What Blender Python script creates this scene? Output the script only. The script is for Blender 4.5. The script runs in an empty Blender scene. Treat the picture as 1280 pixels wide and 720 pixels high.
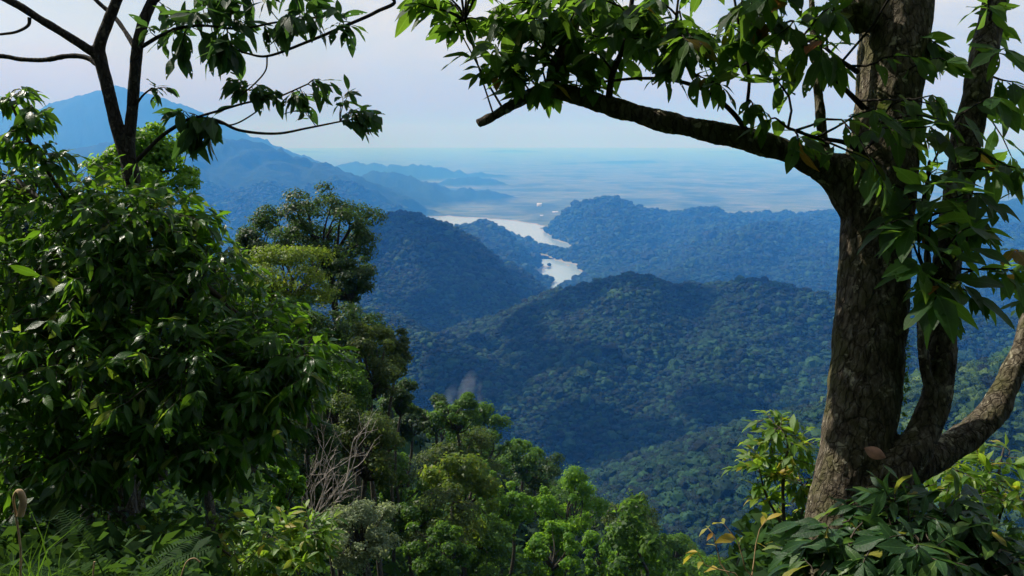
import bpy, bmesh, math, random
import numpy as np
from mathutils import Vector, Matrix, noise as mnoise

rng = np.random.default_rng(7)
random.seed(7)
scene = bpy.context.scene
col = scene.collection
R = math.radians

# ------------------------------------------------------------------ camera
F_PX = 995.0                       # focal length in photo pixels (1280 wide)
PITCH = R(10.7)
CAM = np.array([0.0, 0.0, 1.6])
cd = bpy.data.cameras.new("camera")
cam = bpy.data.objects.new("camera", cd)
col.objects.link(cam)
cam.location = CAM
cam.rotation_euler = (R(90) - PITCH, 0, 0)
cd.sensor_width = 36.0
cd.lens = 36.0 * F_PX / 1280.0
cd.clip_start = 0.05
cd.clip_end = 400000
scene.camera = cam
FWD = np.array([0, math.cos(PITCH), -math.sin(PITCH)])
UP = np.array([0, math.sin(PITCH), math.cos(PITCH)])
RIGHT = np.array([1.0, 0, 0])


def P(px, py, d):
    """world point seen at photo pixel (px, py) at view depth d metres"""
    return CAM + d * (RIGHT * (px - 640) / F_PX + UP * (360 - py) / F_PX + FWD)


def project(p):
    q = np.asarray(p) - CAM
    z = q @ FWD
    return 640 + F_PX * (q @ RIGHT) / z, 360 - F_PX * (q @ UP) / z, z


# ------------------------------------------------------------------ sky, sun, exposure
SUN_AZ = R(-60)                    # measured from +Y (view) towards +X
SUN_EL = R(44)
SUN = np.array([math.sin(SUN_AZ) * math.cos(SUN_EL), math.cos(SUN_AZ) * math.cos(SUN_EL), math.sin(SUN_EL)])
world = bpy.data.worlds.new("World")
scene.world = world
world.use_nodes = True
wn, wl = world.node_tree.nodes, world.node_tree.links
wn.clear()
w_out = wn.new("ShaderNodeOutputWorld")
w_bg = wn.new("ShaderNodeBackground")
w_bg.inputs["Strength"].default_value = 0.098
sky = wn.new("ShaderNodeTexSky")
sky.sky_type = 'NISHITA'
sky.sun_disc = False
sky.sun_elevation = SUN_EL
sky.sun_rotation = SUN_AZ
sky.altitude = 900
sky.air_density = 1.0
sky.dust_density = 0.8
sky.ozone_density = 1.2
# thin high cloud: a whitening of the sky that thickens in soft streaks
tc = wn.new("ShaderNodeTexCoord")
mp = wn.new("ShaderNodeMapping")
mp.inputs["Scale"].default_value = (1.6, 1.6, 6.0)
nz = wn.new("ShaderNodeTexNoise")
nz.inputs["Scale"].default_value = 1.9
nz.inputs["Detail"].default_value = 7
nz.inputs["Roughness"].default_value = 0.58
nz.inputs["Distortion"].default_value = 0.5
cr = wn.new("ShaderNodeValToRGB")
cr.color_ramp.elements[0].position = 0.33
cr.color_ramp.elements[0].color = (0.06, 0.06, 0.06, 1)
cr.color_ramp.elements[1].position = 0.66
cr.color_ramp.elements[1].color = (0.96, 0.96, 0.96, 1)
mixc = wn.new("ShaderNodeMix")
mixc.data_type = 'RGBA'
mixc.inputs["B"].default_value = (7.0, 7.3, 7.15, 1)
wl.new(tc.outputs["Generated"], mp.inputs["Vector"])
wl.new(mp.outputs["Vector"], nz.inputs["Vector"])
wl.new(nz.outputs["Fac"], cr.inputs["Fac"])
wl.new(cr.outputs["Color"], mixc.inputs["Factor"])
wl.new(sky.outputs["Color"], mixc.inputs["A"])
# the air thickens to a pale blue band along the whole horizon
sxz = wn.new("ShaderNodeSeparateXYZ"); wl.new(tc.outputs["Generated"], sxz.inputs[0])
hz = wn.new("ShaderNodeMapRange"); hz.interpolation_type = 'SMOOTHSTEP'
hz.inputs["From Min"].default_value = -0.03; hz.inputs["From Max"].default_value = 0.14
hz.inputs["To Min"].default_value = 1.0; hz.inputs["To Max"].default_value = 0.0
wl.new(sxz.outputs["Z"], hz.inputs["Value"])
mixh = wn.new("ShaderNodeMix"); mixh.data_type = 'RGBA'; mixh.inputs["B"].default_value = (2.5, 3.3, 6.2, 1)
wl.new(hz.outputs["Result"], mixh.inputs["Factor"]); wl.new(mixc.outputs["Result"], mixh.inputs["A"])
wl.new(mixh.outputs["Result"], w_bg.inputs["Color"])
wl.new(w_bg.outputs["Background"], w_out.inputs["Surface"])

ld = bpy.data.lights.new("sun", 'SUN')
ld.energy = 5.0
ld.angle = R(0.5)
ld.color = (1.0, 0.98, 0.95)
sun = bpy.data.objects.new("sun", ld)
col.objects.link(sun)
sun.rotation_euler = Vector(-SUN).to_track_quat('-Z', 'Y').to_euler()
sun.location = (0, 0, 50)

vs = scene.view_settings
vs.view_transform = 'Standard'
vs.look = 'None'
vs.gamma = 1
vs.use_curve_mapping = False
vs.exposure = 0.27
scene.render.engine = 'CYCLES'
cy = scene.cycles
cy.use_denoising = True
cy.max_bounces = 6
cy.diffuse_bounces = 3
cy.glossy_bounces = 2
cy.transmission_bounces = 3
cy.transparent_max_bounces = 6
cy.volume_bounces = 1
cy.sample_clamp_indirect = 4.0

HAZE_DENSITY = 1.32e-4
HAZE_COLOR = (0.064, 0.32, 1.0)


# ------------------------------------------------------------------ helpers
def tag(o, label=None, cat=None, group=None, kind=None):
    if label: o["label"] = label
    if cat: o["category"] = cat
    if group: o["group"] = group
    if kind: o["kind"] = kind
    return o


def empty(name, loc, label, cat, group=None):
    o = bpy.data.objects.new(name, None)
    col.objects.link(o)
    o.location = loc
    o.empty_display_size = 0.2
    return tag(o, label, cat, group)


def mesh_np(name, verts, faces, mat=None, smooth=False, uv=None):
    """faces: (n,k) int array, or a list of such arrays"""
    me = bpy.data.meshes.new(name)
    if not isinstance(faces, list):
        faces = [faces]
    faces = [np.asarray(f, dtype=np.int32) for f in faces if len(f)]
    verts = np.asarray(verts, dtype=np.float32)
    me.vertices.add(len(verts))
    me.vertices.foreach_set("co", verts.ravel())
    loops = np.concatenate([f.ravel() for f in faces])
    tot = np.concatenate([np.full(len(f), f.shape[1], dtype=np.int32) for f in faces])
    st = np.concatenate([[0], np.cumsum(tot)[:-1]]).astype(np.int32)
    me.loops.add(len(loops))
    me.loops.foreach_set("vertex_index", loops)
    me.polygons.add(len(tot))
    me.polygons.foreach_set("loop_start", st)
    me.polygons.foreach_set("loop_total", tot)
    if smooth:
        me.polygons.foreach_set("use_smooth", np.ones(len(tot), dtype=bool))
    if uv is not None:
        lay = me.uv_layers.new(name="leaf")
        lay.data.foreach_set("uv", np.asarray(uv, dtype=np.float32)[loops].ravel())
    me.update(calc_edges=True)
    if mat: me.materials.append(mat)
    return me


def link(name, me, parent=None):
    o = bpy.data.objects.new(name, me)
    col.objects.link(o)
    if parent is not None:
        o.parent = parent
        o.matrix_parent_inverse = Matrix.Identity(4)
        o.location = -Vector(parent.location)      # meshes are written in world coordinates
    return o


class Geo:
    """collects vertices and faces"""
    def __init__(s):
        s.v, s.f3, s.f4, s.n = [], [], [], 0

    def add(s, v, f):
        f = np.asarray(f) + s.n
        s.v.append(np.asarray(v, dtype=float))
        (s.f3 if f.shape[1] == 3 else s.f4).append(f)
        s.n += len(v)

    def tube(s, pts, rad, seg=6, cap=True):
        pts = np.asarray(pts, dtype=float)
        n = len(pts)
        rad = np.broadcast_to(np.asarray(rad, dtype=float), (n,))
        t = np.gradient(pts, axis=0)
        t /= np.linalg.norm(t, axis=1)[:, None] + 1e-12
        ref = np.array([0.0, 0, 1]) if abs(t[0][2]) < 0.9 else np.array([1.0, 0, 0])
        u = np.cross(t[0], ref); u /= np.linalg.norm(u)
        ang = np.arange(seg) * 2 * math.pi / seg
        vs_ = []
        for i in range(n):
            u = u - t[i] * (u @ t[i]); u /= np.linalg.norm(u) + 1e-12
            w = np.cross(t[i], u)
            vs_.append(pts[i] + rad[i] * (np.cos(ang)[:, None] * u + np.sin(ang)[:, None] * w))
        v = np.concatenate(vs_)
        a = np.arange(seg); b = (a + 1) % seg
        q = np.concatenate([np.stack([i * seg + a, i * seg + b, (i + 1) * seg + b, (i + 1) * seg + a], 1) for i in range(n - 1)])
        base = s.n
        s.add(v, q)
        if cap:
            for ring, c, flip in ((0, pts[0], True), (n - 1, pts[-1], False)):
                k = s.n
                tri = np.stack([np.full(seg, 0), 1 + a, 1 + b], 1)
                if flip: tri = tri[:, ::-1]
                s.add(np.concatenate([[c], v[ring * seg:(ring + 1) * seg]]), tri)

    def mesh(s, name, mat=None, smooth=True):
        return mesh_np(name, np.concatenate(s.v), [np.concatenate(l) for l in (s.f3, s.f4) if l], mat, smooth)


def curve_pts(ctrl, n=8):
    """Catmull-Rom through control points; extra columns (radius) are interpolated too"""
    c = np.asarray(ctrl, dtype=float)
    c = np.concatenate([[2 * c[0] - c[1]], c, [2 * c[-1] - c[-2]]])
    out = []
    for i in range(1, len(c) - 2):
        for k in range(n):
            t = k / n
            out.append(0.5 * ((2 * c[i]) + (-c[i - 1] + c[i + 1]) * t + (2 * c[i - 1] - 5 * c[i] + 4 * c[i + 1] - c[i + 2]) * t * t
                              + (-c[i - 1] + 3 * c[i] - 3 * c[i + 1] + c[i + 2]) * t ** 3))
    out.append(c[-2])
    return np.array(out)


_perm = np.random.default_rng(3).permutation(256)
_perm = np.concatenate([_perm, _perm, _perm])
_g2 = np.stack([np.cos(np.arange(256) * 2.399), np.sin(np.arange(256) * 2.399)], 1)


def perlin(x, y, seed=0):
    x = np.asarray(x, dtype=float) + seed * 17.31; y = np.asarray(y, dtype=float) + seed * 9.77
    xi = np.floor(x).astype(int); yi = np.floor(y).astype(int)
    xf = x - xi; yf = y - yi
    u = xf * xf * xf * (xf * (xf * 6 - 15) + 10); v = yf * yf * yf * (yf * (yf * 6 - 15) + 10)
    def g(ix, iy, dx, dy):
        h = _perm[(_perm[ix & 255] + iy) & 255]
        return _g2[h, 0] * dx + _g2[h, 1] * dy
    a = g(xi, yi, xf, yf); b = g(xi + 1, yi, xf - 1, yf); c = g(xi, yi + 1, xf, yf - 1); d = g(xi + 1, yi + 1, xf - 1, yf - 1)
    return (a + u * (b - a)) * (1 - v) + (c + u * (d - c)) * v


def fbm(x, y, octv=5, seed=0, gain=0.5, ridged=False):
    s, a, tot = 0, 1.0, 0
    for i in range(octv):
        n = perlin(x * 2 ** i, y * 2 ** i, seed + i)
        if ridged: n = 0.5 - 2 * np.abs(n)
        s = s + a * n; tot += a; a *= gain
    return s / tot


def sstep(a, b, x):
    t = np.clip((x - a) / (b - a), 0, 1)
    return t * t * (3 - 2 * t)


# ------------------------------------------------------------------ materials
def new_mat(name):
    m = bpy.data.materials.new(name)
    m.use_nodes = True
    nt = m.node_tree
    nt.nodes.clear()
    out = nt.nodes.new("ShaderNodeOutputMaterial")
    return m, nt.nodes, nt.links, out


def ramp(nodes, stops, interp='LINEAR'):
    r = nodes.new("ShaderNodeValToRGB")
    e = r.color_ramp
    e.interpolation = interp
    while len(e.elements) < len(stops): e.elements.new(0.5)
    for el, (p, c) in zip(e.elements, stops):
        el.position = p
        el.color = (c[0], c[1], c[2], 1)
    return r


def math_node(nodes, links, op, a, b=None):
    n = nodes.new("ShaderNodeMath"); n.operation = op
    for i, v in enumerate((a, b)):
        if v is None: continue
        if isinstance(v, (int, float)): n.inputs[i].default_value = v
        else: links.new(v, n.inputs[i])
    return n.outputs[0]


def leaf_mat(name, stops, rough=0.35, trans=0.35, tcol=(0.16, 0.30, 0.02), spec=0.5, veins=False, holes=0.0):
    """stops: ramp over a random number that is fixed for each leaf"""
    m, N, L, out = new_mat(name)
    oi = N.new("ShaderNodeObjectInfo"); ge = N.new("ShaderNodeNewGeometry")
    rnd = math_node(N, L, 'FRACT', math_node(N, L, 'ADD', oi.outputs["Random"], ge.outputs["Random Per Island"]))
    r = ramp(N, stops)
    L.new(rnd, r.inputs["Fac"])
    # broad patches of slightly different green along a branch, veins and blemishes on the blade
    tcx = N.new("ShaderNodeTexCoord")
    nz = N.new("ShaderNodeTexNoise"); nz.inputs["Scale"].default_value = 28; nz.inputs["Detail"].default_value = 4
    L.new(tcx.outputs["Object"], nz.inputs["Vector"])
    hv = N.new("ShaderNodeHueSaturation")
    L.new(r.outputs["Color"], hv.inputs["Color"])
    mr = N.new("ShaderNodeMapRange"); mr.inputs["To Min"].default_value = 0.6; mr.inputs["To Max"].default_value = 1.4
    L.new(nz.outputs["Fac"], mr.inputs["Value"]); L.new(mr.outputs["Result"], hv.inputs["Value"])
    b = N.new("ShaderNodeBsdfPrincipled")
    b.inputs["Roughness"].default_value = rough
    b.inputs["Specular IOR Level"].default_value = spec
    L.new(hv.outputs["Color"], b.inputs["Base Color"])
    bp = N.new("ShaderNodeBump"); bp.inputs["Strength"].default_value = 0.25; bp.inputs["Distance"].default_value = 0.01
    L.new(nz.outputs["Fac"], bp.inputs["Height"]); L.new(bp.outputs["Normal"], b.inputs["Normal"])
    leaf_col = hv.outputs["Color"]
    if veins:
        # pale midrib and side veins drawn along the blade
        uvn = N.new("ShaderNodeUVMap"); uvn.uv_map = "leaf"
        su = N.new("ShaderNodeSeparateXYZ"); L.new(uvn.outputs["UV"], su.inputs[0])
        au = math_node(N, L, 'ABSOLUTE', math_node(N, L, 'SUBTRACT', su.outputs["X"], .5))
        mid = N.new("ShaderNodeMapRange"); mid.inputs["From Min"].default_value = .018; mid.inputs["From Max"].default_value = .006
        L.new(au, mid.inputs["Value"])
        ph = math_node(N, L, 'SUBTRACT', math_node(N, L, 'MULTIPLY', su.outputs["Y"], 9.0), math_node(N, L, 'MULTIPLY', au, 7.0))
        tri = math_node(N, L, 'PINGPONG', ph, .5)
        sv = N.new("ShaderNodeMapRange"); sv.inputs["From Min"].default_value = .07; sv.inputs["From Max"].default_value = .0; sv.inputs["To Max"].default_value = .45
        L.new(tri, sv.inputs["Value"])
        vm = math_node(N, L, 'MAXIMUM', mid.outputs["Result"], sv.outputs["Result"])
        mv = N.new("ShaderNodeMix"); mv.data_type = 'RGBA'
        sc2 = N.new("ShaderNodeVectorMath"); sc2.operation = 'MULTIPLY_ADD'; sc2.inputs[1].default_value = (1.7, 1.6, 1.5); sc2.inputs[2].default_value = (.012, .016, .006)
        L.new(leaf_col, sc2.inputs[0]); L.new(sc2.outputs[0], mv.inputs["B"]); L.new(leaf_col, mv.inputs["A"]); L.new(vm, mv.inputs["Factor"])
        leaf_col = mv.outputs["Result"]
        L.new(leaf_col, b.inputs["Base Color"])
        hsum = math_node(N, L, 'SUBTRACT', nz.outputs["Fac"], math_node(N, L, 'MULTIPLY', vm, .8))
        L.new(hsum, bp.inputs["Height"])
    t = N.new("ShaderNodeBsdfTranslucent")
    mt = N.new("ShaderNodeMix"); mt.data_type = 'RGBA'; mt.blend_type = 'MIX'; mt.inputs["Factor"].default_value = 0.5
    mt.inputs["A"].default_value = (*tcol, 1)
    sc_ = N.new("ShaderNodeVectorMath"); sc_.operation = 'SCALE'; sc_.inputs["Scale"].default_value = 2.6
    L.new(leaf_col, sc_.inputs[0]); L.new(sc_.outputs[0], mt.inputs["B"])
    L.new(mt.outputs["Result"], t.inputs["Color"])
    mx = N.new("ShaderNodeMixShader"); mx.inputs["Fac"].default_value = trans
    L.new(b.outputs[0], mx.inputs[1]); L.new(t.outputs[0], mx.inputs[2])
    res = mx.outputs[0]
    if holes:
        # holes eaten by insects
        cu = N.new("ShaderNodeCombineXYZ"); L.new(math_node(N, L, 'MULTIPLY', rnd, 37.0), cu.inputs["Z"])
        av = N.new("ShaderNodeVectorMath"); av.operation = 'ADD'; L.new(uvn.outputs["UV"], av.inputs[0]); L.new(cu.outputs[0], av.inputs[1])
        vo = N.new("ShaderNodeTexVoronoi"); vo.inputs["Scale"].default_value = 9.0; L.new(av.outputs[0], vo.inputs["Vector"])
        scn = N.new("ShaderNodeSeparateColor"); L.new(vo.outputs["Color"], scn.inputs[0])
        lim = math_node(N, L, 'MULTIPLY', math_node(N, L, 'GREATER_THAN', scn.outputs[0], 1 - holes), math_node(N, L, 'MULTIPLY', scn.outputs[1], .42))
        hole = math_node(N, L, 'LESS_THAN', vo.outputs["Distance"], lim)
        tp = N.new("ShaderNodeBsdfTransparent"); mh = N.new("ShaderNodeMixShader")
        L.new(hole, mh.inputs["Fac"]); L.new(res, mh.inputs[1]); L.new(tp.outputs[0], mh.inputs[2])
        res = mh.outputs[0]
    L.new(res, out.inputs["Surface"])
    return m


def bark_mat(name, c_dark, c_mid, c_light, c_moss, moss=0.5, scale=1.0, bump=1.0):
    m, N, L, out = new_mat(name)
    tcx = N.new("ShaderNodeTexCoord")
    mp = N.new("ShaderNodeMapping"); mp.inputs["Scale"].default_value = (1, 1, 0.35)
    L.new(tcx.outputs["Object"], mp.inputs["Vector"])
    n1 = N.new("ShaderNodeTexNoise"); n1.inputs["Scale"].default_value = 38 * scale; n1.inputs["Detail"].default_value = 8; n1.inputs["Roughness"].default_value = 0.68
    L.new(mp.outputs["Vector"], n1.inputs["Vector"])
    r1 = ramp(N, [(0.30, c_dark), (0.50, c_mid), (0.72, c_light)])
    L.new(n1.outputs["Fac"], r1.inputs["Fac"])
    n2 = N.new("ShaderNodeTexNoise"); n2.inputs["Scale"].default_value = 6 * scale; n2.inputs["Detail"].default_value = 6; n2.inputs["Roughness"].default_value = 0.62
    L.new(tcx.outputs["Object"], n2.inputs["Vector"])
    r2 = ramp(N, [(0.45, (0, 0, 0)), (0.62, (moss, moss, moss))])
    L.new(n2.outputs["Fac"], r2.inputs["Fac"])
    mx = N.new("ShaderNodeMix"); mx.data_type = 'RGBA'; mx.inputs["B"].default_value = (*c_moss, 1)
    L.new(r2.outputs["Color"], mx.inputs["Factor"]); L.new(r1.outputs["Color"], mx.inputs["A"])
    # pale lichen spots
    vo = N.new("ShaderNodeTexVoronoi"); vo.inputs["Scale"].default_value = 9 * scale
    ns = N.new("ShaderNodeTexNoise"); ns.inputs["Scale"].default_value = 24 * scale; ns.inputs["Detail"].default_value = 6
    L.new(tcx.outputs["Object"], ns.inputs["Vector"])
    va = N.new("ShaderNodeVectorMath"); va.operation = 'MULTIPLY_ADD'; va.inputs[1].default_value = (0.2, 0.2, 0.2)
    L.new(ns.outputs["Color"], va.inputs[0]); L.new(tcx.outputs["Object"], va.inputs[2]); L.new(va.outputs[0], vo.inputs["Vector"])
    r3 = ramp(N, [(0.16, (0.65, 0.65, 0.65)), (0.25, (0, 0, 0))])
    L.new(vo.outputs["Distance"], r3.inputs["Fac"])
    m2 = N.new("ShaderNodeMix"); m2.data_type = 'RGBA'; m2.inputs["B"].default_value = (c_light[0] * 1.7, c_light[1] * 1.75, c_light[2] * 1.6, 1)
    L.new(r3.outputs["Color"], m2.inputs["Factor"]); L.new(mx.outputs["Result"], m2.inputs["A"])
    # long vertical cracks between plates of bark
    mc = N.new("ShaderNodeMapping"); mc.inputs["Scale"].default_value = (1, 1, .28)
    va2 = N.new("ShaderNodeVectorMath"); va2.operation = 'MULTIPLY_ADD'; va2.inputs[1].default_value = (0.05, 0.05, 0.05)
    L.new(ns.outputs["Color"], va2.inputs[0]); L.new(tcx.outputs["Object"], va2.inputs[2]); L.new(va2.outputs[0], mc.inputs["Vector"])
    vc = N.new("ShaderNodeTexVoronoi"); vc.feature = 'DISTANCE_TO_EDGE'; vc.inputs["Scale"].default_value = 30 * scale
    L.new(mc.outputs["Vector"], vc.inputs["Vector"])
    rc = ramp(N, [(0.0, (.35, .35, .35)), (0.10, (1, 1, 1))]); L.new(vc.outputs["Distance"], rc.inputs["Fac"])
    m3 = N.new("ShaderNodeMix"); m3.data_type = 'RGBA'; m3.blend_type = 'MULTIPLY'; m3.inputs["Factor"].default_value = .8
    L.new(m2.outputs["Result"], m3.inputs["A"]); L.new(rc.outputs["Color"], m3.inputs["B"])
    hs = math_node(N, L, 'ADD', math_node(N, L, 'MULTIPLY', rc.outputs["Color"], .5), n1.outputs["Fac"])
    b = N.new("ShaderNodeBsdfPrincipled"); b.inputs["Roughness"].default_value = 0.9; b.inputs["Specular IOR Level"].default_value = 0.15
    L.new(m3.outputs["Result"], b.inputs["Base Color"])
    bp = N.new("ShaderNodeBump"); bp.inputs["Strength"].default_value = bump; bp.inputs["Distance"].default_value = 0.03
    L.new(hs, bp.inputs["Height"]); L.new(bp.outputs["Normal"], b.inputs["Normal"])
    L.new(b.outputs[0], out.inputs["Surface"])
    return m


def plain_mat(name, c, rough=0.8):
    m, N, L, out = new_mat(name)
    tcx = N.new("ShaderNodeTexCoord"); nz = N.new("ShaderNodeTexNoise"); nz.inputs["Scale"].default_value = 30; nz.inputs["Detail"].default_value = 5
    L.new(tcx.outputs["Object"], nz.inputs["Vector"])
    r = ramp(N, [(0.3, [k * 0.65 for k in c]), (0.7, [min(1, k * 1.3) for k in c])])
    L.new(nz.outputs["Fac"], r.inputs["Fac"])
    b = N.new("ShaderNodeBsdfPrincipled"); b.inputs["Roughness"].default_value = rough
    L.new(r.outputs["Color"], b.inputs["Base Color"]); L.new(b.outputs[0], out.inputs["Surface"])
    return m


G = lambda a, b, c: (a, b, c)
M = {}
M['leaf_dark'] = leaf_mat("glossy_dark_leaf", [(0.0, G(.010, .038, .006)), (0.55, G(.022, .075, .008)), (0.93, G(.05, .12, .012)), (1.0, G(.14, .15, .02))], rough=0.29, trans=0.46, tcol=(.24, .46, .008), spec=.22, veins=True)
M['leaf_right'] = leaf_mat("big_tree_leaf", [(0.0, G(.014, .04, .012)), (0.6, G(.026, .075, .014)), (0.90, G(.06, .12, .016)), (0.975, G(.12, .12, .02)), (0.987, G(.20, .05, .012)), (1.0, G(.22, .045, .015))], rough=0.48, trans=0.52, tcol=(.26, .46, .012), spec=.2, veins=True, holes=.22)
M['leaf_thin'] = leaf_mat("slender_tree_leaf", [(0.0, G(.014, .045, .014)), (0.7, G(.03, .075, .018)), (1.0, G(.06, .12, .02))], rough=0.5, trans=0.40, tcol=(.12, .26, .02), spec=.22, veins=True, holes=.22)
M['leaf_shrub'] = leaf_mat("shrub_leaf", [(0.0, G(.018, .055, .02)), (0.7, G(.035, .09, .026)), (0.92, G(.09, .16, .03)), (1.0, G(.26, .22, .03))], rough=0.42, trans=0.36, tcol=(.14, .28, .02), spec=.3, veins=True)
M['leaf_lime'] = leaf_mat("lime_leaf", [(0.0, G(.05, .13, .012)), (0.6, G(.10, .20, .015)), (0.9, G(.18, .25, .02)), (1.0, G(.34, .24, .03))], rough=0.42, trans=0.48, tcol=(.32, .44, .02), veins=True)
M['leaf_yellow'] = leaf_mat("yellowing_leaf", [(0.0, G(.10, .16, .02)), (0.4, G(.30, .28, .03)), (0.8, G(.42, .30, .03)), (1.0, G(.35, .14, .03))], rough=0.45, trans=0.4, tcol=(.4, .36, .03))
def crown_mat(name, a, b, c, d=None, trans=0.42, rough=0.5):
    st = [(0.0, a), (0.55, b), (0.95, c), (1.0, d or c)]
    return leaf_mat(name, st, rough=rough, trans=trans, tcol=(c[0] * 2.4, c[1] * 2.1, c[2] * .7), spec=0.3)
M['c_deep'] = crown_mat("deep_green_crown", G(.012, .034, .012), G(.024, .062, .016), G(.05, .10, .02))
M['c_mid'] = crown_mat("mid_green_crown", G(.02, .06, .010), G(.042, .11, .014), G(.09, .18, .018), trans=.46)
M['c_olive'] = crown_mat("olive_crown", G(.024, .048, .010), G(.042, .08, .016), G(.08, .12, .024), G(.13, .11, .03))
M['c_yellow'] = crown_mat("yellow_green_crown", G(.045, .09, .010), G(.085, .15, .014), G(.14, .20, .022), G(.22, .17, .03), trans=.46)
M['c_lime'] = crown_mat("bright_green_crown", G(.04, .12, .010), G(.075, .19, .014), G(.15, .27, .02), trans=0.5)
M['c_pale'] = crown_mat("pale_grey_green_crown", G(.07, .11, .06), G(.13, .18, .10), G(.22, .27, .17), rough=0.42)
M['bark_big'] = bark_mat("mossy_bark", G(.026, .02, .014), G(.14, .115, .082), G(.38, .34, .26), G(.12, .12, .045), moss=0.7)
M['bark_grey'] = bark_mat("grey_bark", G(.03, .026, .02), G(.085, .075, .06), G(.16, .145, .12), G(.06, .065, .03), moss=0.4)
M['bark_dark'] = bark_mat("dark_bark", G(.015, .013, .011), G(.04, .034, .028), G(.085, .075, .06), G(.035, .04, .02), moss=0.4)
M['twig'] = plain_mat("twig_bark", (.06, .045, .03))
M['dead_twig'] = plain_mat("bleached_twig", (.34, .30, .26))
M['fern'] = leaf_mat('fern_leaf', [(0, G(.012, .035, .01)), (1, G(.03, .075, .015))], rough=.7, trans=.3, spec=.1)
M['dead_leaf'] = plain_mat("dry_leaf", (.42, .22, .14))
M['straw'] = plain_mat("dry_straw", (.40, .27, .14))


# ------------------------------------------------------------------ terrain
PLAIN_Z, LAKE_Z = -786.0, -800.0


def ridge(pts, slope, w, foot=None):
    """pts: (px, py, depth) of the crest as seen in the photo"""
    return dict(p=np.array([P(*q) for q in pts]), s=slope, w=w)


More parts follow.
